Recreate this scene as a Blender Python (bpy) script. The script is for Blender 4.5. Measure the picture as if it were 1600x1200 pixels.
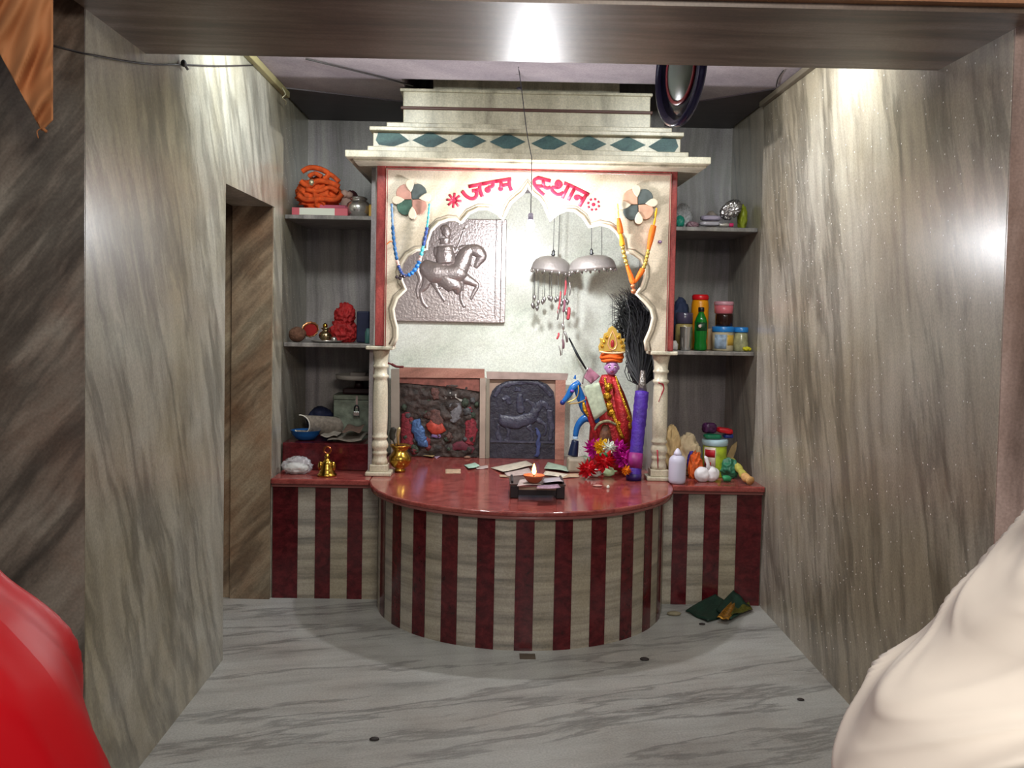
import bpy, bmesh, math, random
from mathutils import Vector, Matrix
from math import sin, cos, pi, radians as R
random.seed(7)
for _o in list(bpy.data.objects): bpy.data.objects.remove(_o)
SC = bpy.context.scene
COL = SC.collection

# ------------------------------------------------------------------ camera
EYE = 1.45
FPX, PITCH, YAW, ROLL, CX, CY = 1493.16, .0423, .0085, .019, 782.4, 551.8
def ray(px, py):
    u, v = px - CX, py - CY
    c, s = cos(-ROLL), sin(-ROLL); u, v = c*u - s*v, s*u + c*v
    x, y, z = u/FPX, 1.0, -v/FPX
    c, s = cos(PITCH), sin(PITCH); y, z = c*y + s*z, -s*y + c*z
    c, s = cos(YAW), sin(YAW); x, y = c*x + s*y, -s*x + c*y
    return Vector((x, y, z))
def P(px, py, Y):
    """point of the vertical plane y=Y that is seen at a pixel"""
    d = ray(px, py); t = Y/d.y
    return Vector((d.x*t, Y, EYE + d.z*t))
def PZ(px, py, z):
    """point of the level plane z that is seen at a pixel"""
    d = ray(px, py); t = (z - EYE)/d.z
    return Vector((d.x*t, d.y*t, z))
camd = bpy.data.cameras.new('camera'); cam = bpy.data.objects.new('camera', camd); COL.objects.link(cam)
camd.sensor_fit = 'HORIZONTAL'; camd.sensor_width = 36; camd.lens = FPX/1600*36
camd.shift_x = -(CX-800)/1600; camd.shift_y = (CY-600)/1600
camd.clip_start = .02
# same rotation as ray(): roll about the view axis, pitch down, yaw right
Ry = Matrix.Rotation(-ROLL, 3, 'Y'); Rx = Matrix.Rotation(-PITCH, 3, 'X'); Rz = Matrix.Rotation(-YAW, 3, 'Z')
M = (Rz @ Rx @ Ry @ Matrix.Rotation(pi/2, 3, 'X')).to_4x4()
M.translation = Vector((0, 0, EYE)); cam.matrix_world = M
SC.camera = cam

# ------------------------------------------------------------------ light
w = bpy.data.worlds.new('world'); SC.world = w; w.use_nodes = True
w.node_tree.nodes['Background'].inputs[0].default_value = (.93, .95, 1.0, 1)
w.node_tree.nodes['Background'].inputs[1].default_value = .28
SC.view_settings.view_transform = 'Standard'; SC.view_settings.look = 'None'
SC.view_settings.gamma = 1; SC.view_settings.use_curve_mapping = False
SC.view_settings.exposure = 0.5
def area(name, loc, to, sx, sy, power, col):
    l = bpy.data.lights.new(name, 'AREA'); l.shape = 'RECTANGLE'; l.size = sx; l.size_y = sy
    l.energy = power; l.color = col
    o = bpy.data.objects.new(name, l); COL.objects.link(o); o.location = loc
    o.rotation_euler = (Vector(to) - Vector(loc)).to_track_quat('-Z', 'Y').to_euler()
    return o
def point(name, loc, power, col, rad=.03):
    l = bpy.data.lights.new(name, 'POINT'); l.energy = power; l.color = col; l.shadow_soft_size = rad
    o = bpy.data.objects.new(name, l); COL.objects.link(o); o.location = loc; return o
# hall lamp over and behind the viewer
area('hall_lamp', (.7, -.6, 2.75), (.3, 2.6, .6), 1.2, .5, 46, (1, .94, .85))
# tube lights high on the chamber's side, behind the lintel
area('tube_light_left', (-.62, 3.72, 2.50), (-1.05, 4.25, 2.15), .5, .06, 10, (.93, 1, .97))
area('tube_light_right', (.92, 3.62, 2.50), (1.34, 4.1, 2.15), .5, .06, 10, (.93, 1, .97))
# bare bulb hanging before the shrine (its body is built further down)
BULB = P(829, 350, 4.575)
point('bulb_light', BULB + Vector((0, 0, -.045)), 31, (.97, .97, 1), .03)
DIYA = PZ(833, 768, .69)

# ------------------------------------------------------------------ colour and material helpers
def rgb(h, g=None):
    if isinstance(h, str): h = tuple(int(h[i:i+2], 16) for i in (0, 2, 4))
    return tuple(((c/255)/12.92 if c/255 <= .04045 else ((c/255+.055)/1.055)**2.4) for c in h)
MATS = {}
def mat(name, col, rough=.5, metal=0, bump=0, bscale=60, var=0, vscale=8, emit=0, alpha=1, trans=0, coat=0, sheen=0, ior=1.45):
    if name in MATS: return MATS[name]
    m = bpy.data.materials.new(name); m.use_nodes = True; nt = m.node_tree; b = nt.nodes['Principled BSDF']
    c = rgb(col)
    b.inputs['Base Color'].default_value = (*c, 1); b.inputs['Roughness'].default_value = rough
    b.inputs['Metallic'].default_value = metal; b.inputs['IOR'].default_value = ior
    b.inputs['Coat Weight'].default_value = coat; b.inputs['Alpha'].default_value = alpha
    b.inputs['Transmission Weight'].default_value = trans; b.inputs['Sheen Weight'].default_value = sheen
    if emit:
        b.inputs['Emission Color'].default_value = (*c, 1); b.inputs['Emission Strength'].default_value = emit
    tc = nt.nodes.new('ShaderNodeTexCoord')
    if var:
        n = nt.nodes.new('ShaderNodeTexNoise'); n.inputs['Scale'].default_value = vscale; n.inputs['Detail'].default_value = 5
        r = nt.nodes.new('ShaderNodeValToRGB')
        r.color_ramp.elements[0].color = (*[x*(1-var) for x in c], 1); r.color_ramp.elements[0].position = .3
        r.color_ramp.elements[1].color = (*[min(1, x*(1+var)) for x in c], 1); r.color_ramp.elements[1].position = .7
        nt.links.new(tc.outputs['Object'], n.inputs['Vector']); nt.links.new(n.outputs['Fac'], r.inputs['Fac'])
        nt.links.new(r.outputs['Color'], b.inputs['Base Color'])
    if bump:
        n = nt.nodes.new('ShaderNodeTexNoise'); n.inputs['Scale'].default_value = bscale; n.inputs['Detail'].default_value = 4
        bp = nt.nodes.new('ShaderNodeBump'); bp.inputs['Strength'].default_value = bump; bp.inputs['Distance'].default_value = .01
        nt.links.new(tc.outputs['Object'], n.inputs['Vector']); nt.links.new(n.outputs['Fac'], bp.inputs['Height'])
        nt.links.new(bp.outputs['Normal'], b.inputs['Normal'])
    MATS[name] = m; return m
def marble(name, light, mid, dark, d=(0, .3, 1), lo=.7, hi=9, tint=None, tamt=.5, tscale=1.6, rough=.28, seam=None, fleck=0, ramp=(.30, .47, .62), warp=.09, vein=None, hi2=None):
    """veined stone: streaks run along d, with slow patches of a second tint"""
    m = bpy.data.materials.new(name); m.use_nodes = True; nt = m.node_tree; N = nt.nodes; L = nt.links
    b = N['Principled BSDF']; b.inputs['Roughness'].default_value = rough
    d = Vector(d).normalized()
    up = Vector((0, 0, 1)) if abs(d.z) < .9 else Vector((0, 1, 0))
    e = d.cross(up).normalized(); f = d.cross(e).normalized()
    tc = N.new('ShaderNodeTexCoord')
    wn = N.new('ShaderNodeTexNoise'); wn.inputs['Scale'].default_value = 1.7; wn.inputs['Detail'].default_value = 3
    L.new(tc.outputs['Object'], wn.inputs['Vector'])
    sub = N.new('ShaderNodeVectorMath'); sub.operation = 'SUBTRACT'; sub.inputs[1].default_value = (.5, .5, .5)
    L.new(wn.outputs['Color'], sub.inputs[0])
    scl = N.new('ShaderNodeVectorMath'); scl.operation = 'SCALE'; scl.inputs['Scale'].default_value = warp
    L.new(sub.outputs[0], scl.inputs[0])
    add = N.new('ShaderNodeVectorMath'); L.new(tc.outputs['Object'], add.inputs[0]); L.new(scl.outputs[0], add.inputs[1])
    cmb = N.new('ShaderNodeCombineXYZ')
    for i, (ax, s) in enumerate(((d, lo), (e, hi2 or hi), (f, hi))):
        dp = N.new('ShaderNodeVectorMath'); dp.operation = 'DOT_PRODUCT'; dp.inputs[1].default_value = ax*s
        L.new(add.outputs[0], dp.inputs[0]); L.new(dp.outputs['Value'], cmb.inputs[i])
    n1 = N.new('ShaderNodeTexNoise'); n1.inputs['Scale'].default_value = 1; n1.inputs['Detail'].default_value = 9
    n1.inputs['Roughness'].default_value = .62; n1.inputs['Distortion'].default_value = .35
    L.new(cmb.outputs[0], n1.inputs['Vector'])
    r = N.new('ShaderNodeValToRGB'); el = r.color_ramp.elements
    el[0].position = ramp[0]; el[0].color = (*rgb(dark), 1); el[1].position = ramp[2]; el[1].color = (*rgb(light), 1)
    k = el.new(ramp[1]); k.color = (*rgb(mid), 1)
    L.new(n1.outputs['Fac'], r.inputs['Fac']); out = r.outputs['Color']
    if tint:
        n2 = N.new('ShaderNodeTexNoise'); n2.inputs['Scale'].default_value = tscale; n2.inputs['Detail'].default_value = 6
        n2.inputs['Roughness'].default_value = .6
        L.new(add.outputs[0], n2.inputs['Vector'])
        r2 = N.new('ShaderNodeValToRGB'); r2.color_ramp.elements[0].position = .42; r2.color_ramp.elements[0].color = (0, 0, 0, 1)
        r2.color_ramp.elements[1].position = .62; r2.color_ramp.elements[1].color = (tamt, tamt, tamt, 1)
        L.new(n2.outputs['Fac'], r2.inputs['Fac'])
        mx = N.new('ShaderNodeMix'); mx.data_type = 'RGBA'; mx.blend_type = 'MIX'
        L.new(r2.outputs['Color'], mx.inputs['Factor']); L.new(out, mx.inputs[6])
        # keep the veins through the tint
        mu = N.new('ShaderNodeMix'); mu.data_type = 'RGBA'; mu.blend_type = 'MULTIPLY'; mu.inputs['Factor'].default_value = .75
        mu.inputs[6].default_value = (*rgb(tint), 1)
        r3 = N.new('ShaderNodeValToRGB'); r3.color_ramp.elements[0].position = .3; r3.color_ramp.elements[0].color = (.35, .35, .35, 1)
        r3.color_ramp.elements[1].position = .6; r3.color_ramp.elements[1].color = (1, 1, 1, 1)
        L.new(n1.outputs['Fac'], r3.inputs['Fac']); L.new(r3.outputs['Color'], mu.inputs[7])
        L.new(mu.outputs[2], mx.inputs[7]); out = mx.outputs[2]
    if vein:   # a few broad dark veins across the figure: (direction, frequency, width, depth)
        vd = Vector(vein[0]).normalized(); ve = vd.cross(up).normalized(); vf = vd.cross(ve).normalized(); c2 = N.new('ShaderNodeCombineXYZ')
        for i, (ax, s_) in enumerate(((vd, vein[1]*.16), (ve, vein[1]), (vf, vein[1]))):
            dp = N.new('ShaderNodeVectorMath'); dp.operation = 'DOT_PRODUCT'; dp.inputs[1].default_value = ax*s_
            L.new(add.outputs[0], dp.inputs[0]); L.new(dp.outputs['Value'], c2.inputs[i])
        n5 = N.new('ShaderNodeTexNoise'); n5.inputs['Scale'].default_value = 1; n5.inputs['Detail'].default_value = 7; n5.inputs['Roughness'].default_value = .6
        L.new(c2.outputs[0], n5.inputs['Vector'])
        sb = N.new('ShaderNodeMath'); sb.operation = 'SUBTRACT'; sb.inputs[1].default_value = .5; L.new(n5.outputs['Fac'], sb.inputs[0])
        ab = N.new('ShaderNodeMath'); ab.operation = 'ABSOLUTE'; L.new(sb.outputs[0], ab.inputs[0])
        mr = N.new('ShaderNodeMapRange'); mr.interpolation_type = 'SMOOTHSTEP'; mr.inputs['From Min'].default_value = 0; mr.inputs['From Max'].default_value = vein[2]
        mr.inputs['To Min'].default_value = vein[3]; mr.inputs['To Max'].default_value = 1
        L.new(ab.outputs[0], mr.inputs['Value'])
        vm = N.new('ShaderNodeVectorMath'); vm.operation = 'SCALE'; L.new(out, vm.inputs[0]); L.new(mr.outputs[0], vm.inputs['Scale']); out = vm.outputs[0]
    # grain
    g = N.new('ShaderNodeTexNoise'); g.inputs['Scale'].default_value = 130; g.inputs['Detail'].default_value = 2
    L.new(tc.outputs['Object'], g.inputs['Vector'])
    gr = N.new('ShaderNodeMapRange'); gr.inputs['From Min'].default_value = .3; gr.inputs['From Max'].default_value = .7
    gr.inputs['To Min'].default_value = .84; gr.inputs['To Max'].default_value = 1.12
    L.new(g.outputs['Fac'], gr.inputs['Value'])
    gm = N.new('ShaderNodeVectorMath'); gm.operation = 'SCALE'; L.new(out, gm.inputs[0]); L.new(gr.outputs[0], gm.inputs['Scale'])
    out = gm.outputs[0]
    if fleck:   # bright mica flecks in the stone
        v = N.new('ShaderNodeTexVoronoi'); v.inputs['Scale'].default_value = 60
        L.new(tc.outputs['Object'], v.inputs['Vector'])
        lt = N.new('ShaderNodeMath'); lt.operation = 'LESS_THAN'; lt.inputs[1].default_value = .17
        L.new(v.outputs['Distance'], lt.inputs[0])
        sp = N.new('ShaderNodeSeparateColor'); L.new(v.outputs['Color'], sp.inputs[0])
        gt = N.new('ShaderNodeMath'); gt.operation = 'GREATER_THAN'; gt.inputs[1].default_value = 1-fleck
        L.new(sp.outputs[0], gt.inputs[0])
        ml = N.new('ShaderNodeMath'); ml.operation = 'MULTIPLY'; L.new(lt.outputs[0], ml.inputs[0]); L.new(gt.outputs[0], ml.inputs[1])
        fm = N.new('ShaderNodeMix'); fm.data_type = 'RGBA'; L.new(ml.outputs[0], fm.inputs['Factor'])
        L.new(out, fm.inputs[6]); fm.inputs[7].default_value = (1, 1, 1, 1); out = fm.outputs[2]
    L.new(out, b.inputs['Base Color'])
    MATS[name] = m; return m

# ------------------------------------------------------------------ mesh helpers
class G:
    """collects shapes (world coordinates) and links them as ONE mesh object"""
    def __init__(s): s.v = []; s.f = []; s.mi = []; s.sm = []
    def add(s, vs, fs, mi=0, smooth=False):
        o = len(s.v); s.v += [Vector(v) for v in vs]
        for f in fs: s.f.append([o+i for i in f]); s.mi.append(mi); s.sm.append(smooth)
        return s
    def bm(s, bm, mi=0, smooth=False):
        bm.verts.index_update(); s.add([v.co.copy() for v in bm.verts], [[v.index for v in f.verts] for f in bm.faces], mi, smooth); bm.free(); return s
    def box(s, a, b, bev=0, mi=0, rot=None, seg=2):
        a, b = Vector(a), Vector(b); c = (a+b)/2; d = b-a
        bm = bmesh.new(); bmesh.ops.create_cube(bm, size=1)
        for v in bm.verts: v.co = Vector((v.co.x*d.x, v.co.y*d.y, v.co.z*d.z))
        if bev: bmesh.ops.bevel(bm, geom=bm.edges[:], offset=bev, segments=seg, affect='EDGES', profile=.5)
        for v in bm.verts:
            if rot: v.co = rot @ v.co
            v.co += c
        return s.bm(bm, mi, False)
    def lathe(s, prof, c, n=28, mi=0, smooth=True, axis=None, sx=1, sy=1, rot=None, flute=None, cap=True):
        c = Vector(c); vs = []; fs = []
        for (r, z) in prof:
            for k in range(n):
                a = 2*pi*k/n; rr = r*(1+(flute(a, z) if flute else 0))
                p = Vector((rr*cos(a)*sx, rr*sin(a)*sy, z)); vs.append(c + (rot @ p if rot else p))
        m = len(prof)
        for i in range(m-1):
            for k in range(n):
                k2 = (k+1) % n; fs.append([i*n+k, i*n+k2, (i+1)*n+k2, (i+1)*n+k])
        if cap and prof[0][0] > 1e-5: fs.append([k for k in range(n)][::-1])
        if cap and prof[-1][0] > 1e-5: fs.append([(m-1)*n+k for k in range(n)])
        return s.add(vs, fs, mi, smooth)
    def ball(s, c, r, n=16, m=10, mi=0, sc=(1, 1, 1), rot=None, lump=0, seed=0, smooth=True):
        rnd = random.Random(seed); ph = [rnd.uniform(0, 6) for _ in range(6)]
        c = Vector(c); vs = []; fs = []
        for i in range(m+1):
            t = pi*i/m
            for k in range(n):
                a = 2*pi*k/n
                q = 1 + lump*(sin(3*a+ph[0]+2*t)+sin(5*a-3*t+ph[1])+sin(4*t+ph[2]+2*a))/3
                p = Vector((r*q*sin(t)*cos(a)*sc[0], r*q*sin(t)*sin(a)*sc[1], r*q*cos(t)*sc[2]))
                vs.append(c + (rot @ p if rot else p))
        for i in range(m):
            for k in range(n): k2 = (k+1) % n; fs.append([i*n+k, (i+1)*n+k, (i+1)*n+k2, i*n+k2])
        return s.add(vs, fs, mi, smooth)
    def tube(s, pts, r, n=10, mi=0, closed=False, smooth=True, flat=None, cap=True):
        """tube along pts; r number or list; flat=(axis index, factor) squashes it about its own plane"""
        pts = [Vector(p) for p in pts]; m = len(pts)
        rs = r if isinstance(r, (list, tuple)) else [r]*m
        vs = []; fs = []; ref = None
        for i, p in enumerate(pts):
            if closed: t = pts[(i+1) % m]-pts[i-1]
            else: t = pts[min(i+1, m-1)]-pts[max(i-1, 0)]
            if t.length < 1e-9: t = Vector((0, 0, 1))
            t.normalize()
            if ref is None: ref = Vector((0, 1, 0)) if abs(t.y) < .9 else Vector((1, 0, 0))
            u = (ref - t*ref.dot(t))
            if u.length < 1e-4: u = t.orthogonal()
            u.normalize(); ref = u; w_ = t.cross(u)
            for k in range(n):
                a = 2*pi*k/n; o = (u*cos(a)+w_*sin(a))*rs[i]
                if flat: o[flat[0]] *= flat[1]
                vs.append(p+o)
        rng = m if closed else m-1
        for i in range(rng):
            j = (i+1) % m
            for k in range(n): k2 = (k+1) % n; fs.append([i*n+k, i*n+k2, j*n+k2, j*n+k])
        if cap and not closed: fs.append([k for k in range(n)][::-1]); fs.append([(m-1)*n+k for k in range(n)])
        return s.add(vs, fs, mi, smooth)
    def prism(s, poly, off, mi=0, smooth=False):
        """poly: 3-D outline, extruded by vector off"""
        n = len(poly); off = Vector(off); a = [Vector(p) for p in poly]; b = [p+off for p in a]
        fs = [list(range(n))[::-1], [n+i for i in range(n)]]
        for i in range(n): j = (i+1) % n; fs.append([i, j, n+j, n+i])
        return s.add(a+b, fs, mi, smooth)
    def grid(s, fn, nu, nv, mi=0, smooth=True, thick=None, closeu=False):
        vs = [Vector(fn(i/nu, j/nv)) for j in range(nv+1) for i in range(nu+1)]
        fs = [[j*(nu+1)+i, j*(nu+1)+i+1, (j+1)*(nu+1)+i+1, (j+1)*(nu+1)+i] for j in range(nv) for i in range(nu)]
        if thick:
            o = len(vs); th = Vector(thick); vs2 = [v+th for v in vs]
            fs2 = [[o+a for a in f[::-1]] for f in fs]
            ring = [i for i in range(nu+1)] + [j*(nu+1)+nu for j in range(1, nv+1)] + [nv*(nu+1)+i for i in range(nu-1, -1, -1)] + [j*(nu+1) for j in range(nv-1, 0, -1)]
            fr = [[ring[k], o+ring[k], o+ring[(k+1) % len(ring)], ring[(k+1) % len(ring)]] for k in range(len(ring))]
            vs += vs2; fs += fs2+fr
        return s.add(vs, fs, mi, smooth)
    def build(s, name, mats, parent=None, label=None, mods=None):
        org = Vector((0, 0, 0)); q = parent
        while q: org += q.location; q = q.parent
        me = bpy.data.meshes.new(name)
        me.from_pydata([tuple(v-org) for v in s.v], [], s.f)
        if not isinstance(mats, (list, tuple)): mats = [mats]
        for m in mats: me.materials.append(m)
        for p, mi, sm in zip(me.polygons, s.mi, s.sm): p.material_index = mi; p.use_smooth = sm
        bm = bmesh.new(); bm.from_mesh(me); bmesh.ops.recalc_face_normals(bm, faces=bm.faces); bm.to_mesh(me); bm.free()
        o = bpy.data.objects.new(name, me); COL.objects.link(o)
        if parent: o.parent = parent
        if label: o['label'] = label
        return o
def top(o, label, cat, group=None):
    o['label'] = label; o['category'] = cat
    if group: o['group'] = group
    return o
def thing(name, loc, label, cat, group=None):
    o = bpy.data.objects.new(name, None); o.empty_display_size = .05; COL.objects.link(o); o.location = loc
    return top(o, label, cat, group)
def recentre(o):
    """move a top-level mesh's origin to its base"""
    me = o.data; xs = [v.co for v in me.vertices]
    lo = Vector((min(v.x for v in xs), min(v.y for v in xs), min(v.z for v in xs))); hi = Vector((max(v.x for v in xs), max(v.y for v in xs), 0))
    c = Vector(((lo.x+hi.x)/2, (lo.y+hi.y)/2, lo.z))
    for v in me.vertices: v.co -= c
    o.location = c; return o
def one(g, name, mats, label, cat, group=None):
    return top(recentre(g.build(name, mats)), label, cat, group)
def struct(g, name, mats):
    o = g.build(name, mats); o['kind'] = 'structure'; return o
def copy_tree(o, off, label=None):
    c = o.copy(); COL.objects.link(c); c.location = o.location + Vector(off)
    if label: c['label'] = label
    for ch in o.children:
        d = ch.copy(); COL.objects.link(d); d.parent = c
        for g2 in ch.children:
            e = g2.copy(); COL.objects.link(e); e.parent = d
    return c
def smoothpath(pts, k=4):
    """Catmull-Rom through pts"""
    pts = [Vector(p) for p in pts]; out = []
    for i in range(len(pts)-1):
        p0, p1, p2, p3 = pts[max(i-1, 0)], pts[i], pts[i+1], pts[min(i+2, len(pts)-1)]
        for j in range(k):
            t = j/k
            out.append(.5*((2*p1)+(p2-p0)*t+(2*p0-5*p1+4*p2-p3)*t*t+(3*p1-p0-3*p2+p3)*t**3))
    out.append(pts[-1]); return out

# ------------------------------------------------------------------ the room
XL, XR, YO, YB, ZC, ZL = -1.0875, 1.3678, 2.56, 5.63, 2.5566, 2.2277
YW = 4.745
m_wl = marble('marble_wall_left', 'b2afa3', 'a29e92', '8b877b', d=(0, .38, -1), lo=2.4, hi=11, tint='978a68', tamt=.7, tscale=1.1, fleck=.09, warp=.16, vein=((0, .5, -1), 3.0, .05, .62))
m_wr = marble('marble_wall_right', 'bdb5a8', 'ada498', '90877c', d=(0, .22, 1), lo=2.0, hi=14, tint='948468', tamt=.65, tscale=1.0, fleck=.035, warp=.12, vein=((0, .35, 1), 2.6, .045, .62))
m_out = marble('marble_hall_wall', '8f867a', '766b60', '50473f', d=(.8, 0, .9), lo=1.8, hi=8, tint='7a5540', tamt=.7, tscale=1.8, vein=((.7, 0, .9), 3.0, .07, .45))
m_brown = marble('marble_passage', 'a89880', '8a7762', '5f4f42', d=(.7, 0, .8), lo=1.2, hi=10, tint='8a5f42', tamt=.7, tscale=2, vein=((.7, 0, .8), 2.5, .05, .6))
m_floor = marble('marble_floor', 'acaca8', 'a09f9b', '7d7d79', d=(1, .25, 0), lo=1.6, hi=9, tint='9a9188', tamt=.5, tscale=1.4, ramp=(.28, .40, .55), rough=.32, vein=((1, .36, 0), 3.4, .03, .62))
m_beam = marble('marble_lintel', '8a7a6d', '665548', '3f332d', d=(1, .05, 0), lo=1.2, hi=12, tint='5a3f33', tamt=.6, rough=.40)
m_niche = marble('marble_niche', 'a8a19f', '8f888a', '6d6766', d=(0, 0, 1), lo=.6, hi=16, tint='6c6a5c', tamt=.5)
m_ceil = marble('plaster_ceiling', 'a59aa0', '968c93', '7f757d', d=(1, 1, 0), lo=2, hi=3, rough=.7)
m_shade = marble('ceiling_shade_dark', '3d3136', '2d2329', '1c1619', d=(1, .1, 0), lo=1, hi=4, rough=.5)  # shadow tone for the sheets under the back of the ceiling

struct(G().box((-3.2, -2.2, -.1), (3.2, YB+.1, 0)), 'floor', m_floor)
# left wall with the passage doorway (jamb 3.886..4.74, head 1.949)
g = G()
g.box((XL-.2, YO, 0), (XL, 3.886, ZC+.6))
g.box((XL-.2, 3.886, 1.949), (XL, 4.745, ZC+.6))
g.box((XL-.2, 4.745, 0), (XL, 4.93, ZC+.6))
g.box((XL-.2, 4.93, 0), (XL-.012, YB, ZC+.6))
struct(g, 'wall_left', m_wl)
g = G()
g.box((XR, YO, 0), (XR+.2, 4.93, ZC+.6)); g.box((XR+.012, 4.93, 0), (XR+.2, YB, ZC+.6))
struct(g, 'wall_right', m_wr)
# passage seen through the doorway
g = G(); g.box((-2.2, 4.74, 0), (XL-.2, 4.9, 2.3)); g.box((XL-.201, 4.72, 0), (XL-.004, 4.744, 1.949)); g.box((-2.3, 2.7, 0), (-2.2, 4.9, 2.3))
struct(g, 'wall_passage', m_brown)
struct(G().box((-2.3, 2.7, 2.3), (XL-.2, 4.9, 2.4)), 'ceiling_passage', m_ceil)
struct(G().box((-2.3, YB, 0), (2.3, YB+.15, 3.3)), 'wall_back', m_niche)
# hall side walls that face the camera, left and right of the opening
struct(G().box((-3.2, YO-.006, 0), (XL-.001, YO-.0005, 3.2)).box((-3.2, YO, 0), (-3.1, 4.9, 3.2)), 'wall_front_left', m_out)
struct(G().box((XR+.001, YO-.006, 0), (3.2, YO-.0005, 3.2)), 'wall_front_right', marble('marble_hall_right', 'cdb6ae', 'ab948c', '6a5a53', d=(0, .1, 1), lo=.8, hi=5, tint='7a5b48', tamt=.6, tscale=1.1))
YN = 2.43   # near face of the lintel
struct(G().box((XL-.0, YN, ZL), (XR, 2.995, 3.2)), 'trim_lintel', m_beam)
struct(G().box((-3.2, YN-.03, ZL+.015), (3.2, YN, 3.2)), 'trim_lintel_facing', marble('marble_lintel_front', 'c79a72', 'b0805a', '84563a', d=(1, 0, .05), lo=1, hi=6))
# ceiling with a well above the shrine's spire
wx0, wx1, wy0 = -.46, .98, 4.62
g = G()
g.box((XL, 2.995, ZC), (wx0, YB, ZC+.12)); g.box((wx1, 2.995, ZC), (XR, YB, ZC+.12)); g.box((wx0, 2.995, ZC), (wx1, wy0, ZC+.12))
g.box((wx0-.1, wy0, ZC+.12), (wx0, YB, 3.2)); g.box((wx1, wy0, ZC+.12), (wx1+.1, YB, 3.2)); g.box((wx0, wy0-.1, ZC+.12), (wx1, wy0, 3.2)); g.box((wx0-.1, wy0-.1, 3.2), (wx1+.1, YB, 3.3))
struct(g, 'ceiling', m_ceil)
# dark sheets standing in for ceiling shadow at the back, either side of the spire
def cshade(pts, name):
    struct(G().prism([(x, y, ZC-.006) for x, y in pts], (0, 0, .006)), name, m_shade)
cshade([(XL, 4.83), (-.50, 5.1), (-.50, YB), (XL, YB)], 'ceiling_shade_1')
cshade([(wx1+.02, 4.98), (XR, 4.62), (XR, YB), (wx1+.02, YB)], 'ceiling_shade_2')
# hall shell behind the viewer
struct(G().box((-3.3, -2.3, 0), (-3.2, YO, 3.3)), 'wall_hall_left', m_out)
struct(G().box((3.2, -2.3, 0), (3.3, YO, 3.3)), 'wall_hall_right', m_out)
# ------------------------------------------------------------------ altar platform and shelves' plinths
m_red = marble('red_granite', '5e1b20', '4c1218', '330a0e', d=(1, .3, .1), lo=20, hi=30, rough=.18)
m_redtop = marble('red_granite_top', '9a4e48', '8a403b', '6a2a29', d=(1, .3, .1), lo=14, hi=26, rough=.13)
m_str = marble('marble_stripe', 'b5ada0', '9d958a', '6b6863', d=(1, 0, .03), lo=1.2, hi=24, hi2=1.2, tint='9a8c6e', tamt=.6, rough=.3, warp=.03)
m_white = marble('marble_white', 'd6cdb8', 'bfb6a0', '8f8675', d=(0, .2, 1), lo=1, hi=8, rough=.35)
m_fac = marble('marble_facade', 'ddd0bd', 'cbbca6', 'a2937f', d=(.7, 0, 1), lo=1, hi=5, rough=.35, tint='b8a78c', tamt=.5)
ALX, ALY, ALR = .154, 4.756, .708
ZT = .61
al = thing('altar', (ALX, ALY, 0), 'rounded altar platform striped in red and grey stone under a glossy red top', 'altar')
g = G(); n = 13; hw = .056; per = .2385
edges = []
for k in range(-6, 7): edges += [(k*per-hw, k*per+hw, 1)]
allv = []
t = -pi/2
for a, b, mi in edges:
    if a > t: allv.append((t, a, 0))
    allv.append((a, b, mi)); t = b
allv.append((t, pi/2, 0))
for a, b, mi in allv:
    rr = ALR + (.0015 if mi else 0); st = 4
    vs = []; fs = []
    for i in range(st+1):
        th = a + (b-a)*i/st
        for z in (0, ZT-.035): vs.append((ALX+rr*sin(th), ALY-rr*cos(th), z))
    for i in range(st): fs.append([2*i, 2*i+2, 2*i+3, 2*i+1])
    g.add(vs, fs, mi, False)
g.add([(ALX-ALR, ALY, 0), (ALX-ALR, ALY, ZT-.035), (ALX+ALR, ALY, ZT-.035), (ALX+ALR, ALY, 0)], [[0, 1, 2, 3]])
g.build('drum', [m_str, m_red], al)
def topslab(r, z0, z1, name, m, back):
    pts = [(ALX+r*sin(a), ALY-r*cos(a)) for a in [(-90+i*3)*pi/180 for i in range(61)]]
    pts += [(ALX+r, back), (ALX-r, back)]
    g = G(); g.prism([(x, y, z0) for x, y in pts], (0, 0, z1-z0)); return g.build(name, m, al)
o = topslab(.752, ZT-.022, ZT, 'tabletop', m_redtop, YB-.001)
bv = o.modifiers.new('bevel', 'BEVEL'); bv.width = .008; bv.segments = 3; bv.limit_method = 'ANGLE'
g = G(); pts = [(ALX+.738*sin(a), ALY-.738*cos(a), ZT-.028) for a in [(-90+i*3)*pi/180 for i in range(61)]]
g.tube(pts, .009, 8); g.build('edge_moulding', mat('maroon_moulding', '8a5450', .2), al)

def plinth(x0, x1, reds, label, name='storage_plinth'):
    t = thing(name, ((x0+x1)/2, 5.1, 0), label, 'plinth')
    g = G(); g.box((x0, YW+.004, 0), (x1, YB-.002, ZT-.03)); g.build('body', m_str, t)
    for a, b in reds:
        G().box((a, YW, .0), (b, YW+.0035, ZT-.036)).build('red_stripe', m_red, t)
    xa, xb = (x0, x1-.044) if x0 < ALX else (x0+.044, x1)
    G().box((xa, YW-.045, ZT-.028), (xb, YB-.002, ZT), bev=.006).build('top_slab', m_redtop, t)
    G().box((x0, YW-.018, ZT-.045), (x1, YW+.003, ZT-.0285)).build('moulding', MATS['maroon_moulding'], t)
    return t
def X(px, Y=YW, py=850): return P(px, py, Y).x
plinth(XL+.002, ALX-.709, [(XL+.004, X(465)), (X(492), X(516)), (X(542.5), X(566))], 'red and grey striped stone plinth left of the rounded altar')
plinth(ALX+.709, XR-.002, [(X(1050), X(1074)), (X(1099), X(1124)), (X(1149.5), XR-.004)], 'red and grey striped stone plinth right of the rounded altar')
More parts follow.
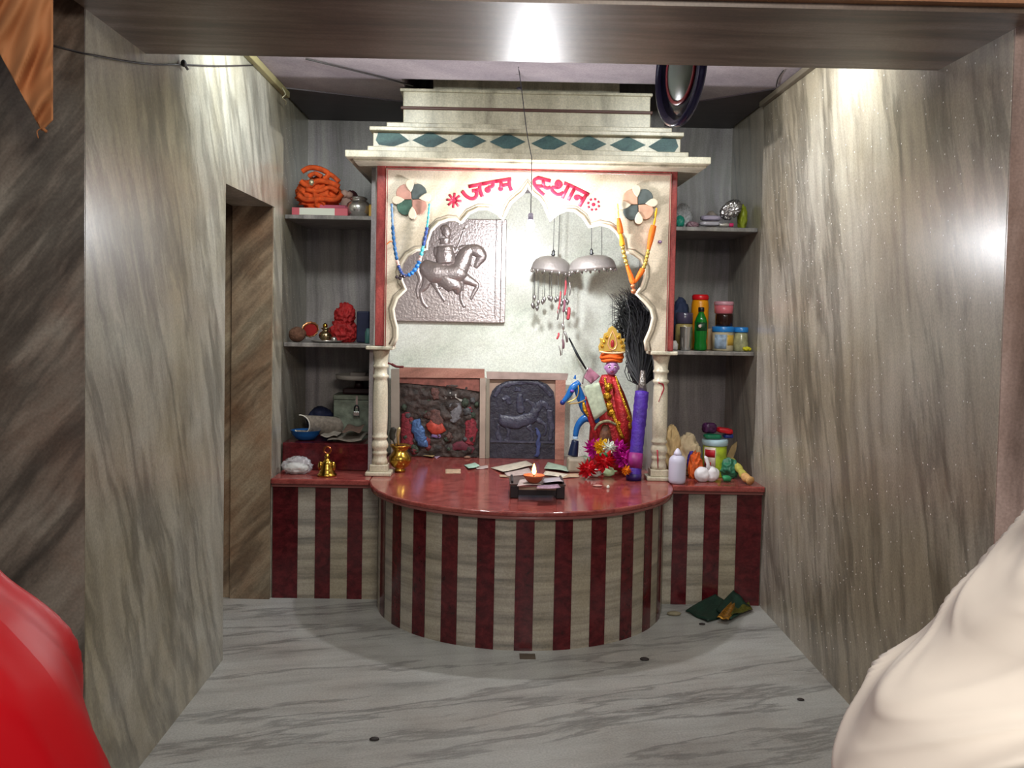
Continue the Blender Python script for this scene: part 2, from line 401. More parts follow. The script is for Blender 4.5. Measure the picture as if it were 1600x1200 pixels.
# raised red step at the back of the left plinth
g = G().box((XL, 4.97, ZT+.001), (-.628, YB-.002, .752), bev=.004)
one(g, 'raised_step', m_red, 'raised dark red stone step behind the brass bell on the left plinth', 'step')

def shelf(pxa, pxb, py, Y, x0, x1, label):
    z = P(pxa, py, Y).z
    one(G().box((x0, Y, z-.022), (x1, YB-.003, z), bev=.004), 'wall_shelf', m_niche, label, 'shelf', None); return z
YS = 5.02
PX0, PX1 = -.606, .868      # partitions behind the facade
ZS1 = shelf(450, 575, 335, YS, XL-.01, PX0-.03, 'upper left stone shelf carrying the orange cloth bundle')
ZS2 = shelf(450, 575, 535, YS, XL-.01, PX0-.03, 'lower left stone shelf carrying the brass vessels')
ZS3 = shelf(1070, 1175, 354, YS, PX1+.03, XR+.01, 'upper right stone shelf carrying clear plastic packets')
ZS4 = shelf(1070, 1175, 548, YS, PX1+.03, XR+.01, 'lower right stone shelf carrying jars and bottles')

# ------------------------------------------------------------------ the shrine
m_frame = marble('red_stone_frame', 'a14a44', '8c3b38', '6a2626', d=(0, .1, 1), lo=6, hi=20, rough=.2)
m_mint = marble('mint_wall', 'f2f8ee', 'e6eee0', 'b9c8b8', d=(1, 0, .6), lo=1.2, hi=3, rough=.27, ramp=(.25, .36, .5), tint='b9b796', tamt=.2, tscale=3)
m_paint = mat('red_paint', 'b0203e', .5)
YF = 4.80
sh = thing('shrine', (.15, 5.1, ZT), 'white marble shrine with a scalloped arch, red frame and Hindi lettering over the altar', 'shrine')
F = lambda x, y, dy=0: P(x, y, YF-dy)
archL = [(614,545),(620,528),(620,512),(616,497),(614,483),(620,466),(634,452),(628,440),(625,425),(629,411),(637,399),(651,391),(667,389),(667,378),(673,361),(686,348),(701,343),(712,343.5),(721,348),(733,333),(748,326),(764,326.5),(778,334),(786,343),(791,330),(798,317),(807,309),(816,302),(821,295),(824.5,287)]
archR = [(828,295),(834,303),(843,309),(850,319),(855,332),(859.5,344),(870,334.5),(884,328),(898,329),(911,339),(920.5,354),(937,350.5),(952,354),(963,362.5),(971.5,376),(975,393),(989,396),(1001,404.5),(1008,418.5),(1008,432),(1003,448),(994,459),(1006.5,471),(1017,483),(1020.5,497),(1016,515),(1008,533),(1010,551)]
arch = archL + archR
ZF0 = 1.272
ax0, ax1 = F(602, 400).x, F(1046, 400).x
ox0, ox1 = F(587.5, 400).x, F(1055.5, 400).x
ztop = F(820, 252).z+.03; zin = F(820, 267).z
A3 = [F(*p) for p in arch]; A3[0].z = ZF0; A3[-1].z = ZF0
A3b = []
for i in range(len(A3)): A3b.append(A3[i])
poly = [Vector((ax0, YF, ZF0))]+A3b+[Vector((ax1, YF, ZF0)), Vector((ax1, YF, zin)), Vector((ax0, YF, zin))]
g = G(); g.prism(poly, (0, .055, 0)); g.build('arch_panel', m_fac, sh)
# raised rim of the scallops: a painted groove shadow outside a bright rounded edge
g = G(); g.tube([p+Vector((0, -.004, 0)) for p in A3], .0085, 8, flat=(1, .9)); g.build('arch_rim', mat('rim_cream', 'e2d6c2', .35), sh)
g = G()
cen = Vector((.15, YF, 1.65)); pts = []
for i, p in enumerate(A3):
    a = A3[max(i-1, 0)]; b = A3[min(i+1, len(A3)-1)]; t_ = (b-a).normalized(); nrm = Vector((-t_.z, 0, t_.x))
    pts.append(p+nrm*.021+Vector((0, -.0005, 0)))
g.tube(pts, .0045, 6, flat=(1, .3)); g.build('arch_groove_shade', mat('groove_shade', '8f8474', .6), sh)
g = G()
yy = YF-.006
g.box((ox0, yy, ZF0), (ax0, YF+.055, ztop), bev=.004); g.box((ax1, yy, ZF0), (ox1, YF+.055, ztop), bev=.004); g.box((ax0, yy, zin), (ax1, YF+.055, ztop), bev=.004)
g.build('red_frame', m_frame, sh)
g = G(); q = .006
g.tube([(ax0+q, yy-.001, ZF0), (ax0+q, yy-.001, zin-q), (ax1-q, yy-.001, zin-q), (ax1-q, yy-.001, ZF0)], .0035, 6); g.build('frame_bead', mat('pink_stone', 'b8706a', .2), sh)
# side partitions and painted back
for x in (PX0, PX1-.0): G().box((x-.02, YF+.056, ZT), (x, YB-.002, F(820, 252).z+.02)).build('side_panel', m_niche, sh)
G().box((PX0, YB-.012, ZT), (PX1-.02, YB-.002, 2.15)).build('back_panel', m_mint, sh)
# cornice: two fascias, running back to the wall
def slab(pa, pb, Y, name, m=m_white, back=YB-.003, bev=.004, zpad=0):
    a = P(pa[0], pa[1], Y); b = P(pb[0], pb[1], Y)
    ym = (pa[1]+pb[1])/2; sl = .0228
    zt = P((pa[0]+pb[0])/2, pa[1]+sl*((pb[0]-pa[0])/2), Y).z; zb = P((pa[0]+pb[0])/2, pb[1]-sl*((pb[0]-pa[0])/2), Y).z
    G().box((a.x, Y, zb-zpad), (b.x, back, zt), bev=bev).build(name, m, sh); return zb, zt
YK = 4.60
slab((539, 233), (1111, 257), YK, 'cornice'); slab((552, 240), (1104, 263), YK+.05, 'cornice_underboard')
slab((574, 227), (1076, 247), 4.69, 'ledge')
zb, zt = slab((583, 204), (1063, 243), 4.72, 'frieze')
slab((577, 196), (1069, 214), 4.68, 'ledge'); slab((604, 190), (1050, 208), 4.74, 'ledge')
slab((630, 170), (1016, 207), 4.79, 'tier'); slab((626, 165), (1020, 179), 4.785, 'dark_joint', mat('dark_red_joint', '5a3b34', .5))
slab((630, 140), (1016, 175), 4.79, 'tier'); slab((625, 137), (1020, 151), 4.775, 'ledge')
slab((677, 118), (968, 150), 4.86, 'tier'); slab((674, 115), (970, 125), 4.855, 'dark_joint', MATS['dark_red_joint']); slab((677, 60), (968, 122), 4.86, 'tier')
# green stone diamonds of the frieze
m_green = marble('green_stone', '4b6a68', '3a5659', '26393d', d=(1, 0, .4), lo=4, hi=12, rough=.6)
yD = 4.72-.003
for k in range(8):
    cx = 613+59.7*k+.4*k; cy = 218+k*1.36
    if k == 0: pts = [(587, 219), (591, 207), (624, 208), (640, 220), (614, 229), (592, 226)]
    elif k == 7: pts = [(1013, 229), (1036, 215), (1056, 217), (1060, 229), (1052, 240), (1036, 241)]
    else:
        cx = [0, 672, 732, 793, 858, 920, 981][k]; cy = [0, 219, 220, 221.5, 224, 225, 226.5][k]
        pts = [(cx-28, cy), (cx, cy-13.5), (cx+28, cy), (cx, cy+13.5)]
    G().prism([P(x, y, yD) for x, y in pts], (0, .004, 0)).build('diamond_inlay', m_green, sh)
# columns
def column(cx, mark):
    c = Vector((cx, 4.875, ZT)); p = .00332
    col_ = G().box((cx-.066, 4.81, ZT), (cx+.066, 4.94, ZT+.02), bev=.005).box((cx-.046, 4.83, ZT+.02), (cx+.046, 4.92, ZT+.055), bev=.004).build('column_base', m_white, sh)
    prof = [(.043, .055), (.040, .075), (.035, .088), (.036, .105), (.041, .112), (.036, .12), (.034, .128), (.042, .14), (.044, .155), (.038, .172), (.032, .183), (.040, .19), (.041, .198), (.034, .207),
            (.037, .225), (.039, .30), (.0385, .40), (.036, .475), (.033, .492), (.042, .500), (.042, .509), (.033, .517), (.033, .545), (.040, .552), (.040, .560), (.034, .566), (.037, .60), (.045, .635), (.046, .642)]
    G().lathe(prof, c, 32).build('column', m_white, sh)
    G().box((cx-.069, 4.795, ZF0-.02), (cx+.069, 4.945, ZF0-.0005), bev=.005).build('capital', m_white, sh)
column(P(594, 650, 4.875).x, 0); cR = P(1031, 650, 4.875).x; column(cR, 1)
# vermilion smears on the right column
g = G()
g.tube(smoothpath([P(1029, 598, 4.836), P(1035, 600, 4.838), P(1037, 607, 4.84), P(1033, 618, 4.836), P(1029, 628, 4.836)]), [.005]*6+[.004]*6+[.002]*5, 6, flat=(1, .3))
g.build('vermilion_mark', mat('vermilion', '9c2334', .5), sh); g = G()
g.tube([P(1027, 703, 4.831), P(1028, 718, 4.833), P(1028, 732, 4.833)], [.0045, .004, .002], 6, flat=(1, .3))
g.build('vermilion_mark', mat('vermilion', '9c2334', .5), sh)
# lettering, laid on the panel
def T1(x, y): return P(690+x/11.43, 270+y/11.43, YF-.001)
def T2(x, y): return P(820+x/11.43, 270+y/11.43, YF-.001)
def stroke(g, T, pts, r=.0092):
    pp = smoothpath([T(*p) for p in pts]) if len(pts) > 2 else [T(*p) for p in pts]
    g.tube(pp, r, 8, flat=(1, .25))
def letter(strokes, T, name='painted_letter', blobs=()):
    g = G()
    for st in strokes: stroke(g, T, st)
    for (x, y, r) in blobs: g.ball(T(x, y), r, 12, 6, sc=(1, .12, 1))
    g.build(name, m_paint, sh)
letter([[(480, 248), (720, 200)], [(365, 325), (440, 415), (530, 462), (600, 445), (628, 380), (600, 318), (545, 322)], [(600, 318), (690, 296)], [(680, 205), (688, 320), (730, 430)]], T1)
letter([[(720, 200), (960, 155)], [(905, 170), (915, 235), (840, 262)]], T1, blobs=[(825, 305, .0165)])
letter([[(960, 155), (1245, 108)], [(1062, 140), (1062, 270)], [(1062, 230), (1205, 205)], [(1205, 115), (1215, 230), (1250, 322)]], T1, blobs=[(1055, 285, .0135)])
letter([[(225, 85), (465, 148)], [(240, 90), (165, 140), (190, 235), (262, 325), (345, 398)], [(190, 240), (330, 238)], [(330, 115), (335, 235)], [(335, 240), (395, 278), (462, 256)]], T2)
letter([[(645, 240), (600, 150), (560, 200), (600, 262), (650, 210), (615, 160)], [(478, 250), (500, 330), (590, 388), (690, 352)], [(700, 180), (800, 222)], [(790, 215), (665, 455)], [(600, 262), (480, 262)]], T2)
letter([[(800, 222), (900, 270)], [(885, 285), (775, 492)]], T2)
letter([[(900, 270), (1145, 392)], [(1105, 375), (975, 600)], [(930, 410), (1040, 470)]], T2, blobs=[(925, 440, .0155)])
def star(T, cx, cy, r0, r1, n, a0, blob):
    g = G()
    for k in range(n):
        a = a0+2*pi*k/n; stroke(g, T, [(cx+r0*cos(a), cy+r0*sin(a)), (cx+r1*cos(a), cy+r1*sin(a))], .006)
    g.ball(T(cx, cy), blob, 12, 6, sc=(1, .15, 1)); g.build('painted_star', m_paint, sh)
star(T1, 220, 492, 30, 135, 8, .1, .012); star(T2, 1225, 567, 78, 118, 8, .3, .010)
# stone flower medallions
pinkst = mat('pink_petal_stone', 'c79a80', .35, var=.15, vscale=30); pinkst2 = mat('salmon_petal_stone', 'b98576', .35, var=.15, vscale=30)
slate = mat('slate_petal_stone', '48504f', .3, var=.25, vscale=40); greenst = mat('green_petal_stone', '3c5a4c', .3, var=.3, vscale=40)
creamst = mat('cream_petal_stone', 'd8c8b2', .35, var=.1, vscale=30)
def petal(g_c, ang, r0, r1, wd, m, name='petal', yk=.014):
    c = g_c; a = ang; d = Vector((cos(a), 0, sin(a))); e = Vector((-sin(a), 0, cos(a)))
    pts = []
    for (t, wv) in ((0, 0), (.25, .55), (.5, .9), (.72, 1), (.9, .72), (1, .28), (1, -.28), (.9, -.72), (.72, -1), (.5, -.9), (.25, -.55)):
        pts.append(c + d*(r0+(r1-r0)*t) + e*(wd*wv) + Vector((0, -yk, 0)))
    o = G().prism(pts, (0, yk+.001, 0)).build(name, m, sh)
    bv = o.modifiers.new('bevel', 'BEVEL'); bv.width = .003; bv.segments = 2
def medallion(px, py, cols):
    c = P(px, py, YF)
    for k, a in enumerate((45, 135, 225, 315)): petal(c, R(a+4), .002, .088, .04, cols[k])
    for a in (90, 180, 270, 0): petal(c, R(a+ (8 if a in (90, 0) else 4)), .035, .098, .021, creamst, yk=.020)
medallion(643.5, 312, [slate, pinkst2, greenst, pinkst2]); medallion(996.5, 320, [slate, pinkst, slate, pinkst])
# ------------------------------------------------------------------ things on the shelves, left bay
from mathutils import noise as NZ
def crumple(g, c, size, amp=.25, fr=3.0, seed=0, n=4, mi=0, flatz=None, ridge=True, smooth=True):
    c = Vector(c); bm = bmesh.new(); bmesh.ops.create_icosphere(bm, subdivisions=n, radius=1)
    off = Vector((seed*3.7, seed*1.3, seed*2.1))
    for v in bm.verts:
        p = v.co.copy(); k = NZ.noise(p*fr+off); k2 = NZ.noise(p*fr*2.3+off*2)
        q = (1-2*abs(k))*amp - amp*.5 + .35*amp*(1-2*abs(k2)) if ridge else amp*k
        p *= 1+q; p = Vector((p.x*size[0], p.y*size[1], p.z*size[2]))
        if flatz is not None and c.z+p.z < flatz: p.z = flatz-c.z + (p.z-(flatz-c.z))*.02
        v.co = c+p
    if flatz is not None:
        lo = min(v.co.z for v in bm.verts)
        if lo < flatz:
            for v in bm.verts:
                if v.co.z < flatz: v.co.z = flatz
    return g.bm(bm, mi, smooth)
chrome = mat('polished_steel', 'd2cfcc', .22, .85); brass = mat('brass', 'b8913f', .22, 1); brassd = mat('dull_brass', '8c6530', .35, 1)
silver = mat('hammered_silver', 'c9c3c0', .38, .55, bump=.25, bscale=90)
orange = mat('orange_cloth', 'd2521c', .8, var=.35, vscale=40, bump=.3, bscale=120)
redc = mat('red_cloth', '9c1c1e', .7, var=.3, vscale=30); redb = mat('crimson_cloth', '7a1424', .6, var=.3, vscale=30)
pink = mat('pink_card', 'c95a66', .5); white = mat('white_card', 'dcdccd', .6); black = mat('black_plastic', '17151a', .35)
navy = mat('navy_cloth', '1b1f3c', .7, var=.3, vscale=30); teal = mat('teal_plastic', '1e7a68', .35); coco = mat('coconut_husk', '6b4a3a', .9, bump=.8, bscale=80, var=.3, vscale=60)
yell = mat('yellow_packet', 'b58c2a', .5); maroon = mat('maroon_cloth', '4e2128', .8, var=.2)
plastic = mat('clear_plastic', 'e6e6ea', .18, alpha=.32); milky = mat('milky_plastic', 'c9c6da', .3, alpha=.92); paper = mat('newsprint', '8b8177', .85, var=.3, vscale=60); paperw = mat('paper_white', 'e3dfd4', .8)
E0 = .001
# upper shelf
z = ZS1+E0; Yb = 5.09
a = P(457, 330, Yb); b = P(544, 333, Yb)
bx = thing('gift_box', ((a.x+b.x)/2, Yb, z), 'flat pink and white cardboard box under the orange bundle', 'box')
G().box((a.x, Yb-.02, z), (b.x, Yb+.17, z+.042), bev=.003).build('box', pink, bx)
wa = P(469, 330, Yb).x; wb = P(524, 330, Yb).x
G().box((wa, Yb-.0215, z+.004), (wb, Yb-.0195, z+.040)).build('white_label', white, bx)
a2 = P(500, 320, 5.13); b2 = P(541, 320, 5.13)
one(G().box((a2.x, 5.12, z+.0425), (b2.x, 5.24, z+.0635), bev=.003), 'small_box', mat('rose_card', 'b8506a', .5), 'thin rose coloured box on top of the pink and white box', 'box')
g = G(); c = P(497, 294, 5.16)
zb_ = z+.043
crumple(g, (c.x, 5.17, zb_+.075), (.105, .06, .085), .3, 2.3, 3, flatz=zb_, n=5)
ob = thing('cloth_bundle', (c.x, 5.16, zb_), 'orange knotted cloth bundle heaped on the upper left shelf', 'cloth bundle')
for v in g.v: v.y = min(v.y, 5.24)
g.build('bundle', orange, ob)
for i, (pts, r) in enumerate(([(468, 300), (480, 308), (500, 306), (522, 309), (534, 300)], .014), ) if False else enumerate([([(466, 305), (478, 312), (500, 311), (524, 312), (535, 303)], .014), ([(470, 283), (482, 291), (496, 283), (514, 285), (530, 292)], .015), ([(472, 268), (484, 262), (500, 264), (514, 272), (506, 280)], .014), ([(478, 296), (498, 299), (515, 293), (528, 300)], .013), ([(482, 276), (492, 271), (503, 276)], .012), ([(508, 268), (520, 275), (530, 284)], .012)]):
    G().tube(smoothpath([P(x, y, 5.11) for x, y in pts]), r, 8).build('cloth_fold', orange, ob)
G().ball(P(487, 285, 5.095), .014, sc=(1, .6, 1.2), seed=3, lump=.15).build('glass_bead', mat('glass_bead', 'c9c0a0', .1, metal=.7), ob)
c = P(560, 333, 5.12); c.z = z
sp = thing('steel_pot', c, 'round polished steel pot beside the orange bundle on the upper left shelf', 'pot')
G().lathe([(.03, 0), (.05, .006), (.062, .028), (.066, .05), (.060, .072), (.045, .086), (.04, .09), (.048, .096), (.048, .099), (.038, .094), (.036, .088)], c, 32).build('pot_body', chrome, sp)
G().lathe([(.047, .0995), (.035, .108), (.01, .113), (0, .114)], c, 24).build('lid', chrome, sp)
one(G().ball(P(538, 303, 5.30), .022, lump=.1).ball(P(546, 305, 5.30), .02, lump=.1).box(P(534, 318, 5.34)-Vector((0, .04, .1)), P(552, 304, 5.34)), 'cloth_pouch', mat('pale_pouch', 'cfa99a', .7), 'pale pink pouch peeping out between orange bundle and steel pot', 'pouch')
g = G(); cc = P(548, 300, 5.35); crumple(g, (cc.x, 5.37, z+.075), (.05, .05, .09), .2, 2.2, 8, flatz=z)
one(g, 'cloth_bag', maroon, 'dark maroon cloth bag standing behind the steel pot', 'bag')
cc = P(581, 325, 5.1); one(G().box((cc.x-.012, 5.07, z), (cc.x+.012, 5.13, z+.065), bev=.004), 'incense_packet', yell, 'small mustard yellow packet at the right end of the upper left shelf', 'packet')
# middle shelf
z = ZS2+E0
c = P(464, 520, 5.09); g = G(); g.ball((c.x, 5.10, z+.040), .046, 24, 16, sc=(1, .95, .88), lump=.04)
one(g, 'coconut', coco, 'brown husked coconut at the left end of the lower left shelf', 'coconut')
c = P(485, 512, 5.14); rt = Matrix.Rotation(R(62), 3, 'X')
bo = thing('brass_bowl', (c.x, 5.14, z), 'scalloped brass bowl of red powder tipped forward beside the coconut', 'bowl')
cb = Vector((c.x, 5.17, z+.049))
G().lathe([(.014, 0), (.034, .012), (.043, .03), (.046, .042), (.043, .043), (.036, .032), (.02, .018), (0, .015)], cb, 32, rot=rt, flute=lambda a, zz: .05*cos(12*a)).build('bowl', mat('copper_rim', 'b98058', .3, 1), bo)
G().lathe([(0, .034), (.034, .034), (.035, .028), (0, .028)], cb, 24, rot=rt).build('red_powder', mat('red_powder', '8e1618', .9), bo)
c = P(510, 530, 5.11)
one(G().lathe([(.0, 0), (.07, 0), (.083, .008), (.085, .012), (.080, .011), (.068, .004), (0, .004)], (c.x, 5.12, z), 40), 'steel_plate', chrome, 'shallow steel plate carrying the brass water pot', 'plate')
lz = z+.0125-.008
lo = thing('water_pot', (c.x-.005, 5.12, lz), 'small shiny brass water pot standing on the steel plate', 'pot')
cb = Vector((c.x-.005, 5.12, lz))
G().lathe([(.018, 0), (.022, .006), (.036, .02), (.038, .034), (.03, .048), (.018, .056), (.017, .062), (.027, .070), (.028, .073), (.016, .066), (.012, .05)], cb, 28).build('pot_body', mat('pale_brass', 'b7a27c', .15, 1), lo)
G().ball(cb+Vector((-.004, 0, .083)), .013, sc=(1, 1, 1.2)).build('knob', brass, lo)
c2 = P(523, 524, 5.09); one(G().lathe([(.0, 0), (.010, .001), (.016, .010), (.015, .02), (.008, .027), (0, .028)], (c2.x, 5.07, lz), 20), 'tiny_cup', chrome, 'tiny shiny steel cup right of the brass water pot', 'cup')
g = G(); c = P(536, 500, 5.19); crumple(g, (c.x, 5.2, z+.055), (.066, .055, .07), .32, 2.6, 5, flatz=z, n=5)
crumple(g, (c.x+.008, 5.2, z+.145), (.05, .05, .062), .28, 2.4, 9, n=5)
for v in g.v: v.y = max(v.y, 5.125)
one(g, 'cloth_bundle', redc, 'dark red knotted cloth bundle on the lower left shelf', 'cloth bundle')
c = P(569, 490, 5.2); one(G().box((c.x-.034, 5.15, z), (c.x+.034, 5.26, z+.17), bev=.008), 'dark_box', navy, 'dark navy box beside the red bundle behind the shrine frame', 'box')
c = P(577, 512, 5.1); one(G().lathe([(.016, 0), (.018, .004), (.018, .06), (.012, .068), (.012, .078), (0, .079)], (c.x-.004, 5.09, z), 16), 'small_jar', mat('dull_teal', '3f6a66', .4), 'small dull teal jar at the right end of the lower left shelf', 'jar')
# raised step: cash box, scale, papers
zs = .753
c0 = PZ(521, 662, zs); Yc = 5.36
a = P(521, 640, Yc); b = P(592, 640, Yc); zt_ = P(550, 617, Yc).z
cbx = thing('cash_box', ((a.x+b.x)/2, Yc+.07, zs), 'dented grey green metal cash box with a padlock on the raised step', 'box')
mg = mat('galvanised_green', '7d8577', .45, metal=.5, var=.3, vscale=25, bump=.3, bscale=30)
G().box((a.x, Yc, zs), (b.x, Yc+.16, zt_-.03), bev=.004).build('box_body', mg, cbx)
G().box((a.x-.003, Yc-.004, zt_-.0295), (b.x+.003, Yc+.164, zt_), bev=.005).build('lid', mg, cbx)
pc = P(557, 646, Yc-.012)
pl = G().box((pc.x-.019, Yc-.018, pc.z-.016), (pc.x+.019, Yc-.005, pc.z+.012), bev=.005).build('padlock', chrome, cbx)
G().tube(smoothpath([(pc.x-.012, Yc-.011, pc.z+.012), (pc.x-.011, Yc-.011, pc.z+.035), (pc.x, Yc-.011, pc.z+.045), (pc.x+.011, Yc-.011, pc.z+.035), (pc.x+.012, Yc-.011, pc.z+.012)]), .004, 8).build('shackle', black, pl)
G().box((pc.x-.006, Yc-.007, pc.z+.03), (pc.x+.006, Yc-.003, zt_-.004)).build('hasp', chrome, cbx)
ws = thing('weighing_scale', ((a.x+b.x)/2, Yc+.08, zt_), 'old weighing scale with a pale round pan on top of the cash box', 'scale')
xc = (a.x+b.x)/2+.004; zp = P(547, 594, Yc).z
G().box((xc-.085, Yc+.015, zt_+E0), (xc+.085, Yc+.15, zt_+.035), bev=.01).lathe([(.03, .03), (.022, zp-zt_-.002)], (xc, Yc+.08, zt_), 16).build('scale_body', mat('dark_maroon_enamel', '2a1416', .4), ws)
G().lathe([(.0, 0), (.12, 0), (.132, .008), (.134, .026), (.130, .028), (.122, .010), (0, .008)], (xc, Yc+.08, zp), 48).build('pan', mat('pale_enamel', 'b9b2ab', .35), ws)
one(G().box((xc-.045, Yc+.03, zp+.009), (xc+.042, Yc+.09, zp+.041), bev=.004), 'small_box', mat('pale_tin', 'a59b95', .4), 'small pale box lying in the pan of the weighing scale', 'box')
g = G(); c = P(500, 642, 5.42); crumple(g, (c.x, 5.44, zs+.06), (.075, .09, .075), .2, 2, 12, flatz=zs)
one(g, 'cloth_bag', navy, 'dark navy cloth bag slumped left of the cash box', 'bag')
# blue bowl
c = P(476, 700, 5.07); bw = Vector((c.x, 5.09, zs))
one(G().lathe([(.035, 0), (.05, .006), (.072, .03), (.078, .05), (.081, .052), (.075, .05), (.068, .03), (.045, .01), (0, .008)], bw, 36), 'plastic_bowl', mat('blue_plastic', '1d5b9e', .35), 'bright blue plastic bowl under the curled newspaper', 'bowl')
# curled newspaper resting in the bowl
def sheet(name, fn, nu, nv, m, label, cat='newspaper', thick=(0, 0, .0015), group=None):
    return one(G().grid(fn, nu, nv, thick=thick), name, m, label, cat, group)
pcn = P(488, 668, 5.12)
def curl(u, v):
    t = -2.5+u*4.3; r = .044+.012*u
    x = pcn.x + (v-.3)*.16 + r*cos(t)*.9; zz = pcn.z+.012 + r*sin(t)*1.0 - (v-.3)*.02
    return (x, 5.06 + v*.12 + .012*sin(6*u), max(zz, zs+.056 if False else pcn.z-.045))
sheet('newspaper', curl, 30, 12, paper, 'newspaper curled open with white edges lying over the blue bowl', thick=(0, .002, .001))
top(recentre(G().tube([curl(u/24, 0) for u in range(25)], .0035, 6).build('paper_edge', paperw)), 'bright white trimmed edge of paper around the curled newspaper', 'paper')
# loose newspapers towards the cash box
for i, (x0, y0, x1, y1, hh, lab) in enumerate([(512, 690, 584, 672, .0, 'lowest sheet of the newspapers spread before the cash box'), (505, 686, 560, 662, .012, 'middle sheet of the newspapers spread before the cash box'), (530, 692, 570, 682, .03, 'brownish folded sheet drooping over the raised step edge')]):
    A = PZ(x0, y0, zs+.002); B = PZ(x1, y1, zs+.002)
    A.y = max(A.y, 4.99); w_ = .12
    def fn(u, v, A=A, B=B, hh=hh, i=i):
        x = A.x+(B.x-A.x)*u; y = 5.0+.02*i+(.30-.05*i)*v
        return (x, y, zs+.004+hh+.006*i+.006*(1+sin(7*u+3*v+i*2))+.010*v)
    sheet('newspaper', fn, 14, 10, [paper, mat('newsprint_pale', 'a39a90', .85, var=.3, vscale=60), mat('newsprint_brown', '7b6358', .85, var=.3, vscale=60)][i], lab, group=None)
# left plinth front: plastic bag and bell
zt = ZT+E0
g = G(); c = P(463, 728, 4.86)
crumple(g, (c.x+.004, 4.86, zt+.038), (.072, .055, .045), .25, 3, 21, flatz=zt, n=4)
pb = thing('plastic_bag', (c.x, 4.86, zt), 'clear plastic bag of white sugar at the left end of the plinth', 'bag'); g.build('bag', plastic, pb)
g = G(); crumple(g, (c.x-.002, 4.86, zt+.026), (.058, .042, .026), .2, 3, 22, flatz=zt+.001); g.build('contents', mat('sugar', 'cfcfc9', .8, bump=.5, bscale=150), pb)
cB = P(511, 740, 4.80); cB = Vector((cB.x, 4.80, zt))
be = thing('hand_bell', cB, 'gleaming brass hand bell with a ring handle on the left plinth', 'bell')
G().lathe([(.048, 0), (.050, .004), (.049, .010), (.040, .016), (.041, .022), (.035, .032), (.031, .05), (.028, .068), (.020, .078), (.013, .083), (.012, .095), (.015, .098), (.010, .104), (.009, .112)], cB, 36).build('bell_body', brass, be)
G().tube([(cB.x+.017*cos(t), cB.y, cB.z+.13+.017*sin(t)) for t in [2*pi*k/20 for k in range(20)]], .0055, 8, closed=True).build('ring_handle', mat('copper', 'a3603a', .3, 1), be)
for s in (-1, 1): G().ball(cB+Vector((s*.032, -.006, .05)), .017, sc=(.8, .8, 1.5)).build('side_figure', brass, be)
# brass pot by the left column
c = P(624, 732, 4.93); cB = Vector((c.x, 4.96, zt))
kp = thing('brass_pot', cB, 'round brass pot beside the left marble column', 'pot')
G().lathe([(.028, 0), (.030, .012), (.022, .018), (.045, .032), (.060, .058), (.058, .082), (.042, .102), (.036, .112), (.046, .128), (.056, .138), (.056, .142), (.050, .140), (.034, .118), (.03, .1)], cB, 40).build('pot_body', brass, kp)
G().lathe([(0, .128), (.047, .128), (.047, .136), (0, .137)], cB, 24).build('pot_mouth', mat('copper_dark', '8a5428', .35, 1), kp)
one(G().tube(smoothpath([cB+Vector((-.01, 0, .138)), cB+Vector((-.012, -.01, .19)), cB+Vector((-.004, -.012, .235))]), [.007]*4+[.010]*4+[.004], 8, flat=(1, .4)), 'brass_spoon', mat('pale_spoon', 'b8a77e', .3, .8), 'pale brass spoon standing upright in the brass pot', 'spoon')
g = G(); g.tube(smoothpath([cB+Vector((-.03, .02, .138)), cB+Vector((-.046, .03, .185)), cB+Vector((-.036, .03, .23))]), [.004]*3+[.016]*5+[.002], 8, flat=(1, .3))
one(g, 'betel_leaf', mat('dark_leaf', '25221a', .6), 'dark dried leaf rising from the brass pot behind the spoon', 'leaf')
# dark red stub by the left column
one(G().tube(smoothpath([P(612, 569, 4.95), P(620, 573, 4.95), P(631, 573, 4.95)]), [.007]*4+[.006]*4+[.004], 8).tube([P(603, 566, 4.925), P(614, 570, 4.95)], .005, 6), 'incense_stub', mat('dark_red_wax', '5c1a1c', .5), 'small dark red incense holder sticking out from the left column', 'incense holder')
# ------------------------------------------------------------------ inside the shrine
YBK = YB-.0125
# silver plaque of a rider, fixed to the back wall
yp = 5.585
pa = P(612, 500, yp); pa.x = max(pa.x, PX0+.002); pb_ = P(789, 505, yp); zt1 = P(780, 343, yp).z; zb1 = P(705, 503, yp).z
pq = thing('silver_plaque', ((pa.x+pb_.x)/2, yp, zb1), 'embossed silver plaque of a horse rider on the pale back wall', 'plaque')
sil = mat('embossed_silver', 'b8aeac', .34, .7, bump=.3, bscale=70)
G().box((pa.x, yp, zb1), (pb_.x, YBK-.001, zt1), bev=.004).build('plate', sil, pq)
y0 = yp-.012
G().box((pb_.x-.062, y0, zb1+.035), (pb_.x-.052, yp+.001, zt1), bev=.003).build('border_bead', sil, pq)
G().box((pb_.x-.030, y0, zb1), (pb_.x, yp+.001, zt1), bev=.004).build('border', sil, pq)
G().box((pa.x, y0, zb1), (pb_.x-.03, yp+.001, zb1+.022), bev=.003).build('border', sil, pq)
def S(x, y, d=.0): return P(580+x/4.446, 290+y/4.446, yp-d)
def emb(name, pts, r, m=sil, parent=None, k=4):
    pp = smoothpath([S(*q[:2], d=.002) for q in pts], k); n = len(pp); rr = []
    for i in range(n):
        t = i/(n-1)*(len(r)-1); a = int(min(t, len(r)-2)); rr.append((r[a]+(r[a+1]-r[a])*(t-a))*.0014)
    return G().tube(pp, rr, 12, flat=(1, .5)).build(name, m, parent or pq)
emb('horse_body', [(355, 540), (430, 600), (520, 610), (610, 600), (640, 585)], [22, 48, 44, 46, 34])
emb('horse_neck', [(600, 600), (635, 530), (660, 470), (700, 440)], [40, 36, 30, 22])
